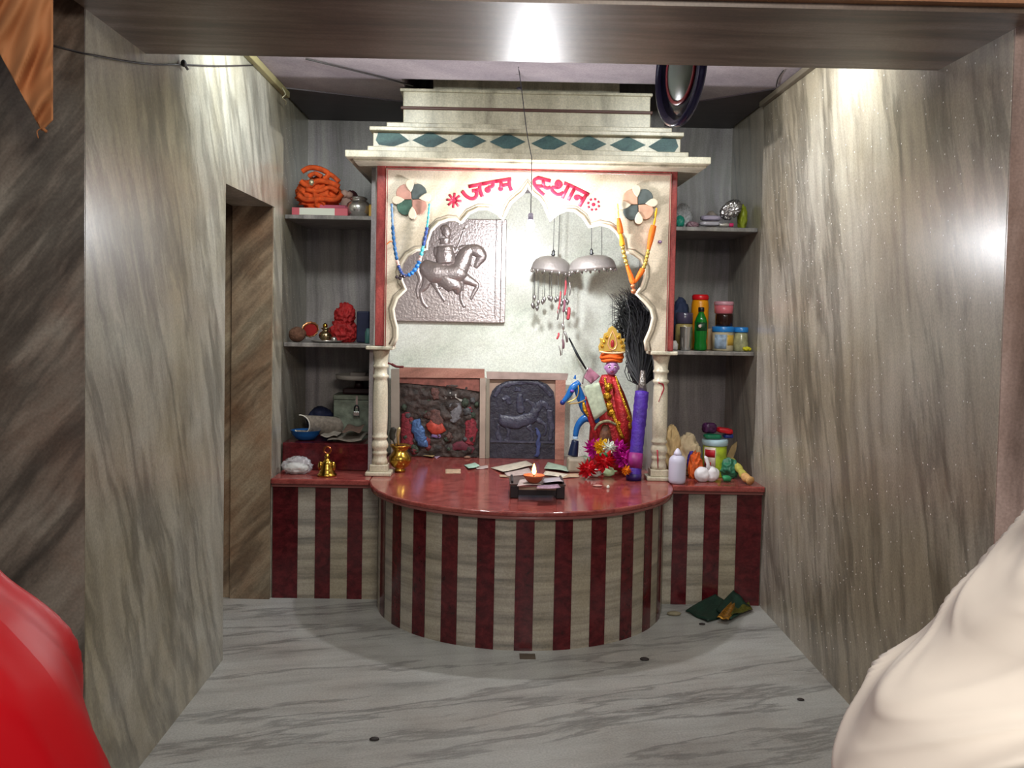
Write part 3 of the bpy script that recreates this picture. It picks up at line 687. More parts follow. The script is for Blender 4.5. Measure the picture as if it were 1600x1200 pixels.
emb('horse_head', [(665, 445), (730, 450), (765, 490), (742, 535), (722, 570)], [18, 26, 24, 15, 9])
emb('horse_ear', [(755, 440), (778, 428)], [9, 3]); emb('mane', [(600, 440), (650, 425), (720, 430)], [7, 9, 5])
emb('reins', [(700, 560), (680, 520), (640, 560)], [4, 4, 4])
emb('horse_leg', [(400, 620), (375, 700), (345, 740), (360, 810), (395, 850)], [26, 15, 8, 7, 6])
emb('horse_leg', [(430, 650), (460, 720), (490, 770), (512, 805)], [20, 9, 7, 6])
emb('horse_leg', [(620, 640), (625, 730), (625, 790), (650, 845)], [24, 10, 8, 8])
emb('horse_leg', [(640, 640), (720, 680), (735, 700), (710, 750), (690, 790)], [26, 13, 9, 8, 6])
emb('horse_tail', [(345, 545), (320, 590), (340, 650), (320, 720), (325, 785)], [9, 11, 9, 7, 3])
emb('rider_torso', [(510, 420), (515, 480), (520, 540)], [34, 42, 40]); emb('rider_head', [(512, 365), (514, 405)], [24, 20])
emb('turban', [(490, 310), (510, 300), (525, 330), (512, 350)], [10, 20, 20, 18])
emb('rider_arm', [(460, 430), (455, 480), (500, 490)], [14, 11, 10]); emb('rider_arm', [(560, 430), (575, 465), (600, 430)], [13, 11, 9])
emb('sword', [(585, 460), (620, 380), (650, 290)], [5, 5, 3])
for i, t in enumerate((-3, -2, -1, 0, 1, 2, 3)):
    emb('robe_fold', [(540+t*6, 550), (545+t*16, 620), (560+t*24, 700+8*abs(t)*.0)], [12, 13, 10])
emb('robe', [(470, 560), (520, 640), (590, 710), (575, 735)], [26, 42, 34, 14])
emb('rider_foot', [(470, 700), (455, 740)], [12, 5])
# two framed stone slabs leaning on the back wall
wood = marble('pink_frame_stone', 'b98a78', 'a47263', '7c5648', d=(1, 0, .2), lo=2, hi=14, rough=.4)
def framed(name, X0, X1, Yt, Yb_, YY, th, label, cat):
    a = P(X0, Yb_, YY); b = P(X1, Yb_, YY); zt2 = P((X0+X1)/2, Yt, YY).z
    t = thing(name, ((a.x+b.x)/2, YY+.03, ZT), label, cat)
    return t, a.x, b.x, zt2
t1, a, b, z2 = framed('idol_panel', 611, 757, 574, 715, 5.47, .02, 'old carved slab of red daubed idols in a pinkish frame at left', 'carved panel')
yy = 5.47
def bar(t, p0, p1, p2, p3, m=wood, name='frame_bar', ya=yy, d=.05):
    G().prism([P(*p0, ya), P(*p1, ya), P(*p2, ya), P(*p3, ya)], (0, d, 0)).build(name, m, t)
def zc(g_):
    for v in g_.v: v.x = max(v.x, PX0+.001)
    for v in g_.v: v.z = max(v.z, ZT+E0)
    return g_
def bar2(t, pts, m=wood, name='frame_bar', ya=yy, d=.05):
    zc(G().prism([P(*p, ya) for p in pts], (0, d, 0))).build(name, m, t)
bar2(t1, [(611, 577), (624, 577), (624, 722), (611, 722)], mat('grey_frame_stone', '8d8478', .5, var=.2))
bar2(t1, [(624, 574), (757, 577), (757, 591), (624, 590)])
bar2(t1, [(750, 591), (759, 591), (758, 724), (749, 724)], mat('pale_frame_stone', 'a39184', .5, var=.2))
bar2(t1, [(624, 590), (750, 591), (749, 724), (624, 724)], mat('dark_shrine_stone', '39302e', .6, var=.5, vscale=14, bump=.6, bscale=30), 'carved_slab', yy+.030, .02)
bar2(t1, [(624, 590), (750, 592), (750, 612), (700, 604), (624, 598)], mat('reddish_ledge', '7c4a40', .6, var=.4, vscale=30), 'carved_lintel', yy+.012, .02)
def rough_face(t, pts, ya, m, name, amp):
    A, B, C_, D = [P(*p, ya) for p in pts]
    def fn(u, v):
        q = (A*(1-u)+B*u)*(1-v)+(D*(1-u)+C_*u)*v; q.z = max(q.z, ZT+E0)
        e_ = min(1, 12*u, 12*(1-u), 12*v, 12*(1-v))
        q.y -= e_*amp*(.5+.9*abs(NZ.noise(q*16))*2+.5*NZ.noise(q*42)); return q
    g_ = G().grid(fn, 90, 90); g_.build(name, m, t)
rough_face(t1, [(624, 722), (750, 722), (750, 592), (624, 592)], yy+.028, mat('encrusted_stone', '3a302c', .65, var=.7, vscale=24, bump=.7, bscale=60), 'encrusted_face', .012)
rn = random.Random(5)
for i_ in range(26):
    g_ = G(); q_ = P(rn.uniform(630, 745), rn.uniform(618, 706), yy+.016); s_ = rn.uniform(.010, .020); q_.z = max(q_.z, ZT+.022)
    crumple(g_, q_, (s_, .010, s_*rn.uniform(.8, 1.4)), .5, 3, i_, n=3)
    g_.build('stone_knob', mat(*rn.choice([('knob_brown', '4d3530'), ('knob_grey', '4a4a4c'), ('knob_red', '6e2a2e'), ('knob_moss', '353f33')]), .7, var=.5, vscale=60), t1)
def fig(t, pts, r, m, name, ya, fl=.5):
    pp = smoothpath([P(*q, ya) for q in pts], 6); n = len(pp)
    rr = [ (r[int(min(i/(n-1)*(len(r)-1), len(r)-2))]*(1-((i/(n-1)*(len(r)-1)) % 1 if i < n-1 else 1)) + r[int(min(i/(n-1)*(len(r)-1), len(r)-2))+1]*((i/(n-1)*(len(r)-1)) % 1 if i < n-1 else 1))*.001 for i in range(n)]
    g_ = zc(G().tube(pp, [q_*1.5 for q_ in rr], 14, flat=(1, fl*.7)))
    for v in g_.v:   # worn carving: knobbly, never smooth
        k_ = NZ.noise(v*45)*.012+NZ.noise(v*110)*.006; v.x += k_; v.z += NZ.noise(v*50+Vector((9, 0, 0)))*.010; v.y += NZ.noise(v*70)*.004
        v.z = max(v.z, ZT+E0)
    g_.build(name, m, t)
idr = mat('vermilion_idol', '7a2630', .7, var=.5, vscale=60, bump=.6, bscale=90); idb = mat('blue_foil', '4c6b9a', .35, .3, var=.4, vscale=60, bump=.6, bscale=90); idg = mat('mossy_stone', '3f5140', .8, var=.4, vscale=30, bump=.5, bscale=50)
ids = mat('brown_idol', '5d3f3a', .7, var=.4, vscale=50, bump=.6, bscale=80); idgr = mat('grey_idol', '6d6c70', .6, var=.4, vscale=50, bump=.5, bscale=70)
yf = yy+.02
fig(t1, [(630, 612), (655, 611), (672, 616), (668, 640), (640, 645)], [18, 24, 22, 20, 20], idg, 'mossy_backdrop', yf+.01, .3)
fig(t1, [(634, 645), (637, 670), (636, 700)], [16, 26, 22], idr, 'idol_figure', yf)
fig(t1, [(682, 640), (682, 655), (681, 675)], [18, 30, 22], ids, 'idol_figure', yf); fig(t1, [(680, 606), (680, 616), (681, 624)], [12, 17, 12], ids, 'idol_head', yf)
fig(t1, [(669, 660), (680, 672), (693, 668)], [12, 20, 16], mat('orange_red_idol', 'a23a2a', .6, var=.4, vscale=50), 'garland', yf-.012)
fig(t1, [(694, 621), (704, 617), (716, 620), (723, 628)], [8, 12, 10, 6], mat('pale_halo', 'a3a19b', .6, var=.3, vscale=50), 'halo', yf)
fig(t1, [(711, 630), (712, 645), (708, 660)], [22, 24, 14], idgr, 'idol_figure', yf)
fig(t1, [(734, 650), (736, 672), (732, 695)], [16, 24, 18], idr, 'idol_figure', yf); fig(t1, [(733, 636), (734, 644)], [9, 12], idr, 'idol_head', yf)
fig(t1, [(650, 655), (653, 672), (660, 690), (668, 695)], [14, 22, 20, 8], idb, 'blue_foil_figure', yf-.015)
fig(t1, [(674, 680), (688, 682)], [8, 8], mat('violet_foil', '6b5480', .5, var=.4, vscale=60), 'violet_foil', yf-.01)
fig(t1, [(705, 700), (722, 697), (740, 704)], [12, 22, 12], mat('maroon_idol', '5b2330', .7, var=.4, vscale=40), 'base_cloth', yf)
t2, a, b, z2 = framed('relief_panel', 760, 888, 580, 716, 5.47, .02, 'dark stone relief of a rider on horseback in a pinkish frame', 'carved panel')
dk = mat('black_relief_stone', '2c2c38', .38, var=.35, vscale=20, bump=.5, bscale=50)
dk2 = mat('relief_stone_face', '3d3d4d', .36, var=.3, vscale=30, bump=.4, bscale=60)
bar2(t2, [(760, 581), (888, 584), (886, 594), (761, 592)], mat('greyish_pink_stone', 'a38e86', .5, var=.2, vscale=20))
bar2(t2, [(759.5, 592), (765, 592), (764, 724), (758.5, 724)], mat('olive_frame_stone', '80786a', .5, var=.2))
bar2(t2, [(868, 594), (884, 594), (881, 724), (867, 724)])
bar2(t2, [(765, 592), (868, 594), (867, 724), (764, 724)], mat('frame_back_stone', 'a58c7c', .6), 'backing_slab', yy+.03, .02)
arcpts = [(765, 724), (766, 620), (769, 611), (776, 603), (790, 596), (815, 592.5), (840, 594), (856, 601), (865, 612), (868, 630), (867, 724)]
bar2(t2, arcpts, dk, 'relief_slab', yy+.018, .013)
yr = yy+.018
fig(t2, [(772, 620), (785, 604), (812, 598), (842, 600), (862, 620)], [9, 9, 9, 9, 8], dk2, 'carved_arch', yr)
fig(t2, [(780, 655), (800, 660), (825, 655), (836, 650)], [20, 26, 24, 20], dk2, 'horse_body', yr)
fig(t2, [(832, 655), (838, 640), (846, 628)], [20, 16, 12], dk2, 'horse_neck', yr); fig(t2, [(842, 628), (852, 632), (858, 640)], [12, 12, 7], dk2, 'horse_head', yr)
for pts in ([(780, 662), (778, 680), (783, 690)], [(792, 665), (794, 682), (790, 690)], [(826, 665), (832, 680), (828, 692)], [(838, 655), (852, 665), (850, 682)]): fig(t2, pts, [11, 7, 6], dk2, 'horse_leg', yr)
fig(t2, [(815, 645), (812, 628), (814, 616)], [15, 16, 10], dk2, 'rider_torso', yr); fig(t2, [(808, 612), (809, 605)], [12, 12], dk2, 'rider_head', yr)
fig(t2, [(820, 625), (832, 632), (836, 640)], [7, 6, 5], dk2, 'rider_arm', yr); fig(t2, [(786, 625), (793, 622), (796, 632)], [9, 10, 8], dk2, 'attendant', yr)
fig(t2, [(859, 640), (861, 665), (860, 690)], [9, 11, 9], dk2, 'attendant', yr)
bar2(t2, [(766, 688), (866, 690), (866, 693), (766, 691)], dk2, 'base_ledge', yr-.008, .012)
fig(t2, [(838, 668), (842, 690), (838, 714)], [6, 8, 7], mat('bluish_cloth', '3b4470', .6, var=.3, vscale=50), 'blue_ribbon', yr-.012)
# thin lance leaning on the wall
one(G().tube([P(889, 528, 5.45), P(903, 556, 5.45), P(925, 592, 5.42)], [.004, .0075, .003], 8, flat=(1, .4)), 'sword', mat('dark_blade', '2e3033', .35, .8), 'dark curved blade leaning behind the crowned idol', 'sword')
# silver parasols hanging on chains
hang = mat('chain_grey', '66686a', .4, .8)
def chatra(px, py, Y, r, h, label, tilt=0):
    c = P(px, py, Y); rt = Matrix.Rotation(tilt, 3, 'Y')
    t = thing('hanging_parasol', c, label, 'ceremonial parasol')
    k = h/.1
    prof = [(r, 0), (r*1.0, .012*k), (r*.97, .02*k), (r*.93, .045*k), (r*.82, .068*k), (r*.6, .088*k), (r*.3, .098*k), (.008, .1*k), (0, .1*k)]
    inner = [(rr*.96, zz-.003) for rr, zz in prof[::-1]]
    o = G().lathe(prof+inner[2:], c, 48, rot=rt, flute=lambda a, zz: .012*cos(24*a)).build('canopy', silver, t)
    G().lathe([(.006, h), (.012, h+.008), (.007, h+.018), (.010, h+.026), (.003, h+.036)], c, 12, rot=rt).build('finial', hang, t)
    nb = 16
    for i in range(nb):
        a = 2*pi*i/nb; p = c+rt @ Vector((r*.98*cos(a), r*.98*sin(a), -.008)); G().ball(p, .0075, 8, 6, sc=(1, 1, 1.3)).build('bell_drop', chrome, t)
    return t, c, rt
tR, cR_, rR = chatra(926, 421, 5.2, .128, .078, 'tilted silver ceremonial parasol hanging nearer the orange garland', R(-5))
for dx, x1, y1 in ((0, 924, 300), (.055, 940, 300)):
    p0 = cR_+rR @ Vector((dx, 0, .085 if dx == 0 else .074)); G().tube([p0, P(x1, y1, 5.2)], .0018, 6).build('chain', hang, tR)
tL, cL_, rL = chatra(861, 424, 5.36, .112, .085, 'silver ceremonial parasol hung with leaf pendants nearer the bulb', R(6))
for dx, x1 in ((-.0, 868), (.03, 876)): G().tube([cL_+rL @ Vector((dx, 0, .09)), P(x1, 296, 5.36)], .0018, 6).build('chain', hang, tL)
rnd = random.Random(4)
leafm = mat('silver_leaf_pendant', 'a9a4a2', .3, .9)
for i in range(16):
    a = 2*pi*i/16; p = cL_+rL @ Vector((.098*cos(a), .098*sin(a), -.016)); ln = rnd.uniform(.12, .2); q = p-Vector((0, 0, ln))
    pd = G().tube([p, q], .0013, 5).build('pendant_chain', hang, tL)
    G().lathe([(.0, -.024), (.006, -.016), (.011, -.002), (.006, .008), (0, .012)], q, 8, sy=.45).build('leaf', leafm, pd)
# red tassels
tt = P(884, 432, 5.16)
tas = thing('tassel_string', tt, 'red and silver tassel string hanging below the two parasols', 'tassel')
redt = mat('red_tassel', 'b2434c', .6, var=.3, vscale=80)
for (x0, y0, x1, y1, r, m) in ((884, 438, 882, 462, 5, redt), (890, 440, 890, 462, 3, leafm), (876, 455, 871, 490, 4, redt), (882, 468, 880, 488, 6, mat('mauve_tassel', '7e4a5a', .6)), (889, 480, 887, 500, 8, redt), (872, 480, 871, 500, 4, leafm), (878, 505, 880, 515, 7, chrome), (873, 520, 870, 530, 5, redt), (882, 518, 886, 535, 6, leafm), (879, 530, 880, 545, 6, mat('plum_beads', '6e5058', .4)), (873, 540, 876, 556, 3, leafm)):
    G().tube(smoothpath([P(x0, y0, 5.16), P((x0+x1)/2+1, (y0+y1)/2, 5.155), P(x1, y1, 5.16)]), [r*.0006]+[r*.0011]*7+[r*.0005], 8).build('tassel', m, tas)
G().tube([tt, P(881, 470, 5.16), P(880, 520, 5.16), P(878, 555, 5.16)], .002, 6).build('cord', mat('dark_cord', '5c3f42', .7), tas)
# ------------------------------------------------------------------ the crowned idol on its blue horse
YI = 5.14
I = lambda x, y, d=0: P(x, y, YI-d)
gold = mat('gold_tinsel', 'c9962e', .3, .9, bump=.7, bscale=120); goldp = mat('gold_paint', 'd9b45a', .3, .7)
redg = mat('red_foil_cloth', 'a8282c', .3, .35, var=.4, vscale=25, bump=.5, bscale=60); blue = mat('blue_enamel', '1c5fa5', .25, var=.15)
skinp = mat('mauve_face_paint', 'b784b8', .4); oc = mat('orange_turban', 'e8641a', .7, bump=.4, bscale=90)
base = I(950, 728); idl = thing('deity_idol', (base.x, YI, ZT), 'gold crowned idol with mauve face and red gold robe riding a blue horse', 'idol')
def limb(pts, r, m, name, fl=1, par=None, n=12, d=0):
    pp = smoothpath([I(*q[:2], d=(q[2] if len(q) > 2 else d)) for q in pts]); L_ = len(pp)
    rr = []
    for i in range(L_):
        t = i/(L_-1)*(len(r)-1); a_ = int(min(t, len(r)-2)); rr.append((r[a_]+(r[a_+1]-r[a_])*(t-a_))*.001)
    g_ = G().tube(pp, rr, n, flat=(1, fl) if fl != 1 else None)
    for v in g_.v: v.z = max(v.z, ZT+E0)
    return g_.build(name, m, par or idl)
limb([(950, 585), (952, 615), (955, 650), (955, 690), (955, 735)], [34, 80, 112, 122, 112], redg, 'robe', .55, n=20)
limb([(958, 590, .03), (968, 625, .05), (975, 660, .06), (976, 690, .05)], [12, 26, 34, 30], redg, 'shawl', .6)
limb([(945, 590, .03), (950, 622, .055), (961, 655, .07), (973, 685, .07)], [6, 9, 11, 12], gold, 'gold_border', .6)
limb([(962, 588, .035), (972, 620, .06), (983, 650, .07), (990, 672, .06)], [5, 7, 9, 9], gold, 'gold_border', .6)
for (x, y, r) in ((951, 605, 15), (949, 620, 16), (951, 635, 16), (978, 655, 15), (981, 665, 17), (975, 672, 13), (955, 645, 14), (968, 662, 12)):
    g_ = G(); crumple(g_, I(x, y, .065), (r*.0013, .010, r*.0013), .4, 3, x, n=3); g_.build('tinsel', gold, idl)
limb([(914, 620, .04), (920, 645, .05), (930, 675, .05), (938, 712, .04)], [12, 16, 15, 12], redg, 'robe_edge', .6); limb([(911, 625, .05), (914, 640, .055), (921, 652, .055)], [7, 12, 5], gold, 'tinsel', .6)
hd = I(956, 574, .01)
G().ball(hd, .042, 24, 18, sc=(.86, .88, 1.05)).build('head', skinp, idl)
for s in (-1, 1):
    e = hd+Vector((s*.014-.002, -.034, .004)); ey = G().ball(e, .0062, 12, 8, sc=(1.4, .5, .7)).build('eye', mat('eye_white', 'eee8e4', .3), idl)
    G().ball(e+Vector((0, -.003, 0)), .0034, 10, 6, sc=(1, .5, 1)).build('pupil', black, ey)
    G().tube([e+Vector((-.010, .002, .009)), e+Vector((0, -.002, .012)), e+Vector((.010, .002, .009))], .0014, 6).build('eyebrow', black, idl)
    G().ball(hd+Vector((s*.037, 0, -.002)), .009, 10, 8, sc=(.5, .8, 1.3)).build('ear', skinp, idl)
G().ball(hd+Vector((-.002, -.038, -.008)), .0065, 10, 8, sc=(.8, 1, 1.3)).build('nose', skinp, idl)
G().tube([hd+Vector((-.012, -.032, -.021)), hd+Vector((-.002, -.037, -.023)), hd+Vector((.009, -.032, -.021))], [.0015, .003, .0015], 8).build('mouth', mat('lip_red', '8a2038', .4), idl)
tb = I(956, 558, 0)
tg = G()
for k, (dz, rr) in enumerate(((-.016, .050), (0, .056), (.015, .052))): tg.tube([tb+Vector((rr*cos(t), rr*sin(t)*.85, dz+.004*sin(3*t+k))) for t in [2*pi*j/28 for j in range(28)]], .0105, 8, closed=True)
tg.build('turban', oc, idl)
# crown: stepped fan of gold points round a red drop
cr = I(957, 548, .02)
crown = []
for (x, y) in ((936, 549), (935, 541), (938, 535), (937, 528), (942, 529), (944, 521), (949, 519), (951, 513), (957, 509), (963, 514), (965, 520), (970, 521), (971, 529), (977, 529), (975, 536), (979, 542), (977, 550)): crown.append(I(x, y, .035))
o = G().prism(crown, (0, .012, 0)).build('crown', goldp, idl)
bv = o.modifiers.new('bevel', 'BEVEL'); bv.width = .002; bv.segments = 2
G().tube([I(x, y, .038) for x, y in ((957, 517), (952, 529), (950, 538), (953, 545), (957, 547), (961, 545), (964, 538), (962, 529))], .0035, 8, closed=True).build('crown_rim', mat('pale_pink_gold', 'e8b48a', .3, .4), idl)
G().ball(I(957, 537, .038), .013, 12, 10, sc=(.8, .35, 1.7)).build('red_jewel', mat('ruby', '9c2a30', .2), idl)
G().tube([I(936, 549, .045), I(945, 551, .05), I(957, 552, .052), I(968, 551.5, .05), I(978, 550, .045)], .005, 8).build('crown_band', mat('cream_gold', 'e3c9a0', .4, .3), idl)
for (x, y) in ((941, 541), (944, 534), (948, 527), (967, 527), (971, 535), (973, 542)): G().ball(I(x, y, .042), .008, 10, 8, sc=(1, .5, 1.3)).build('crown_boss', gold, idl)
limb([(957, 510, .03), (957, 490, .03), (957, 470, .03)], [1.5, 1.5, 1.5], black, 'crown_wire', 1, n=6)
# blue horse
limb([(935, 640, .02), (918, 640, .03), (908, 622, .04), (900, 600, .05)], [42, 34, 24, 19], blue, 'horse_neck', .7)
limb([(905, 598, .05), (895, 606, .06), (888, 618, .06), (880, 628, .06)], [17, 20, 16, 11], blue, 'horse_head', .8)
G().ball(I(879, 629, .06), .014, 12, 8).build('horse_muzzle', mat('dark_blue_enamel', '1d2f78', .3), idl)
limb([(902, 596, .06), (904, 610, .07), (900, 622, .07), (886, 629, .075)], [3, 3, 3, 3], goldp, 'bridle', 1, n=8)
limb([(889, 631, .07), (905, 629, .06), (915, 624, .05)], [3.5, 3.5, 3.5], mat('tan_rein', 'a98a4e', .5), 'rein', 1, n=8)
G().ball(I(894, 611, .078), .010, 10, 8, sc=(1.2, .6, .8)).build('horse_eye', mat('violet_enamel', '6a3f9a', .3), idl)
limb([(898, 592, .05), (899, 586, .05)], [8, 3], blue, 'horse_ear', 1)
limb([(935, 655, .02), (915, 653, .03), (903, 665, .03), (899, 682, .03)], [34, 22, 17, 14], blue, 'horse_leg', .9)
limb([(899, 682, .03), (899, 686, .03)], [15, 15], mat('pale_blue_enamel', 'a9c6e0', .3), 'hoof_band', 1)
limb([(899, 688, .03), (897, 700, .03), (895, 712, .03)], [18, 24, 28], mat('black_blue_enamel', '14203c', .3), 'hoof', 1)
# banknotes stuck to the idol
note = mat('banknote_paper', 'a9b39c', .7, var=.25, vscale=45); note2 = mat('banknote_paper_pink', 'b8a5a0', .7, var=.25, vscale=45)
def notequad(pts, m, name, label, cat='banknote', par=None, Yq=YI-.085, group=None):
    A, B, C_, D = [P(x, y, Yq+dy) for x, y, dy in pts]
    g_ = G().grid(lambda u, v: (A*(1-u)+B*u)*(1-v)+(D*(1-u)+C_*u)*v+Vector((0, .006*sin(5*u+2*v), 0)), 10, 8, thick=(0, .0012, 0))
    return one(g_, name, m, label, cat, group)
notequad([(911, 604, 0), (936, 597, -.005), (949, 642, -.012), (929, 657, -.004)], note, 'banknote', 'pale green banknote pinned to the chest of the crowned idol', Yq=YI-.10)
notequad([(912, 590, .03), (921, 574, .03), (938, 588, .02), (924, 600, .02)], mat('mauve_note', '9a6478', .6, var=.3, vscale=40), 'banknote', 'mauve banknote tucked above the green one on the idol')
g_ = G(); g_.tube(smoothpath([P(910, 600, 5.03), P(913, 585, 5.03), P(920, 573, 5.03)]), [.004]*8+[.001], 8); one(g_, 'lance_tip', chrome, 'bright silver lance tip beside the mauve banknote', 'lance')
# draped pale net skirt at the idol's front
g_ = G(); A_ = P(938, 655, 5.02)
limb([(946, 664, .075), (946, 684, .085), (947, 706, .08)], [16, 34, 34], mat('brown_drape', '5a3520', .6, var=.5, vscale=40, bump=.5, bscale=60), 'brown_drape', .5)
limb([(929, 672, .085), (936, 662, .095), (950, 658, .10), (963, 664, .09)], [5, 8, 8, 5], mat('grey_net', '8f8868', .7, var=.4, vscale=60, bump=.8, bscale=120), 'net_garland', .6)
# pale offering block left of the flowers
c = P(899, 735, 5.08)
one(G().box((c.x-.045, 5.02, ZT+E0), (c.x+.05, 5.12, ZT+.075), bev=.012), 'offering_block', mat('pale_soap_stone', '9a9080', .6, var=.2, vscale=20), 'pale stone block left of the flower heap', 'block')
# whisk of dark peacock feathers with a purple wrapped handle, propped behind the column
wk = thing('feather_whisk', PZ(990, 752, ZT+E0), 'tall feather whisk with a purple wrapped handle leaning by the right column', 'whisk')
hb = PZ(990, 750, ZT+E0); ht = P(1003, 612, 4.93)
pur = mat('purple_wrap', '42218c', .55, var=.35, vscale=18, bump=.4, bscale=60)
pp = [hb+(ht-hb)*(i/24) for i in range(25)]
g_ = G().tube(pp, [.034+.0015*sin(i*2.6)+(.004 if i < 3 else 0)+.002*(i > 14) for i in range(25)], 20)
for v in g_.v: v.z = max(v.z, ZT+E0)
g_.build('handle', pur, wk)
g_ = G().tube([hb+Vector((0, -.0, .001)), hb+Vector((0.001, 0, .035))], .0395, 20); g_.build('handle_foot', mat('deep_violet', '2c1a5c', .4), wk)
g_ = G().tube([hb+(ht-hb)*.13, hb+(ht-hb)*.3], [.0368, .0368], 20); g_.build('magenta_band', mat('magenta_wrap', '8a2370', .5, var=.3, vscale=20), wk)
G().tube([ht, ht+Vector((.002, .003, .05)), ht+Vector((.003, .006, .11))], [.026, .018, .012], 14).build('tinsel_collar', mat('dull_silver_tinsel', '8f8a86', .35, .8, bump=.8, bscale=90), wk)
rnd = random.Random(11)
fe = mat('feather_dark', '0c0b12', .6); fe2 = mat('feather_grey', '232424', .6)
for bi in range(60):
    g_ = G()
    for k in range(12):
        a = rnd.uniform(0, 1)
        st = ht+Vector((rnd.uniform(-.012, .012), .01+rnd.uniform(-.01, .01), .03))
        xe = rnd.gauss(986, 9); ye = rnd.uniform(448, 540)
        if bi % 4 == 0: xe = rnd.gauss(965, 8); ye = rnd.uniform(452, 560)
        mid = P(1001+rnd.gauss(0, 9), 560+rnd.uniform(-25, 25), 5.10+rnd.uniform(-.03, .04)); m2 = P(1000+rnd.gauss(0, 9) if bi % 4 else 985+rnd.gauss(0, 9), 500+rnd.uniform(-15, 15), 5.20+rnd.uniform(-.03, .05))
        en = P(xe, ye, 5.24+rnd.uniform(-.03, .06))
        g_.tube(smoothpath([st, mid, m2, en], 3), [.0026]*7+[.002, .0014, .0007], 3, smooth=False)
    g_.build('feather', fe if bi % 4 else fe2, wk)
# bead garlands on the medallions
def beadpath(name, par, pts, segs, Y):
    """segs: (t0,t1,radius,material,bead length)"""
    path = smoothpath([P(x, y, Y) for x, y in pts], 14); n = len(path)-1
    for (t0, t1, r, m, per_, nm) in segs:
        i0, i1 = int(t0*n), int(t1*n); sub = path[i0:i1+1]
        rr = [r*1.15*(.55+.45*abs(sin(pi*i/per_))) for i in range(len(sub))]
        G().tube(sub, rr, 10).build(nm, m, par)
bg = thing('bead_garland', P(630, 430, 4.77), 'blue bead garland looped below the left stone flower', 'garland')
bb = mat('blue_beads', '2f5f92', .15, var=.4, vscale=90); tb_ = mat('turquoise_beads', '4fb6c4', .2, var=.3, vscale=90); pb2 = mat('pearl_pink', 'd9b0a8', .2)
lp = [(612, 318), (613, 345), (615, 372), (619, 400), (624, 419), (631, 430), (643, 427), (654, 411), (660, 390), (666, 362), (669, 340), (671, 318)]
YG = 4.765
beadpath('x', bg, lp, [(0, .12, .006, mat('grey_blue_beads', '6f8fb5', .2), 4, 'bead_strand'), (.12, .3, .0085, bb, 4, 'bead_strand'), (.3, .34, .009, pb2, 4, 'pearl_strand'), (.34, .5, .008, mat('indigo_beads', '3a4f8a', .15, var=.4, vscale=90), 4, 'bead_strand'), (.5, .65, .010, mat('bright_blue_beads', '2f78c8', .2, var=.3, vscale=90), 5, 'bead_strand'), (.65, .69, .008, pb2, 4, 'pearl_strand'), (.69, .75, .009, tb_, 4, 'bead_strand'), (.75, .85, .0085, mat('indigo_beads', '3a4f8a', .15), 4, 'bead_strand'), (.85, 1, .0055, tb_, 4, 'bead_strand')], YG)
for dx, dy in ((-6, 2), (0, 0), (5, 1), (-1, 4)): G().ball(P(626+dx, 431+dy, YG-.012), .009, 12, 8).build('pendant_bead', mat('smoke_bead', '5a5058', .15, .6), bg)
G().tube(smoothpath([P(604, 382, YG), P(611, 377, YG), P(617, 384, YG)]), .003, 6).build('orange_thread', mat('orange_thread', 'e07820', .6), bg)
og = thing('orange_garland', P(990, 450, 4.77), 'orange and gold garland looped below the right stone flower', 'garland')
op = [(965, 318), (966, 335), (968, 352), (971, 372), (974, 392), (979, 412), (985, 430), (990, 441), (999, 430), (1007, 415), (1011, 400), (1015, 382), (1019, 362), (1023, 345), (1026, 325)]
orr = mat('orange_wool', 'f07018', .7, bump=.5, bscale=120); yor = mat('yellow_orange_wool', 'f5a81c', .7, bump=.5, bscale=120); goldb = mat('gold_beads', 'cfae5a', .25, .7); tyr = mat('yellow_thread', 'e6c860', .5)
beadpath('x', og, op, [(0, .10, .004, tyr, 9, 'thread'), (.10, .19, .013, orr, 30, 'wool_roll'), (.19, .26, .012, yor, 26, 'wool_roll'), (.26, .37, .010, goldb, 5, 'bead_strand'), (.37, .5, .013, orr, 60, 'wool_roll'), (.5, .62, .013, orr, 60, 'wool_roll'), (.62, .76, .010, goldb, 5, 'bead_strand'), (.76, .9, .014, orr, 40, 'wool_roll'), (.9, 1, .005, yor, 9, 'thread')], YG)
G().ball(P(989, 447, YG-.012), .012, 12, 8).ball(P(990, 455, YG-.012), .014, 12, 8).build('pendant', mat('copper_bead', 'c8815a', .3, .5), og)
one(G().ball(P(1031, 378, 4.785), .009, 12, 8, sc=(1.3, .8, 1)), 'foil_bit', mat('lilac_foil', 'a58ab0', .3, .5), 'lilac foil scrap stuck right of the orange garland', 'foil scrap')
# ------------------------------------------------------------------ on the altar top
zt = ZT+E0
def flat(pts, name, m, label, cat, group=None, z=None, lift=0, wave=.003, n=8, th=.0012):
    z = zt if z is None else z
    A, B, C_, D = [PZ(x, y, z) for x, y in pts]
    sd = sum(p[0] for p in pts)
    g_ = G().grid(lambda u, v: (A*(1-u)+B*u)*(1-v)+(D*(1-u)+C_*u)*v+Vector((0, 0, lift*v + wave*(1+sin(5*u+sd))*.5*(.3+v))), n, n, thick=(0, 0, th))
    return one(g_, name, m, label, cat, group)
notew = mat('banknote_worn', 'c9bfae', .7, var=.25, vscale=50); noteg = mat('banknote_greenish', '9cae9c', .7, var=.3, vscale=50); notek = mat('banknote_tan', 'b59a80', .7, var=.25, vscale=50)
flat([(766, 731), (822, 720), (834, 731), (786, 741)], 'banknote', notew, 'worn whitish banknote lying left behind the oil lamp', 'banknote', lift=.012)
flat([(788, 739), (826, 731), (832, 741), (792, 745)], 'banknote', note2, 'pinkish banknote touching the left rear of the lamp stand', 'banknote', z=zt+.004)
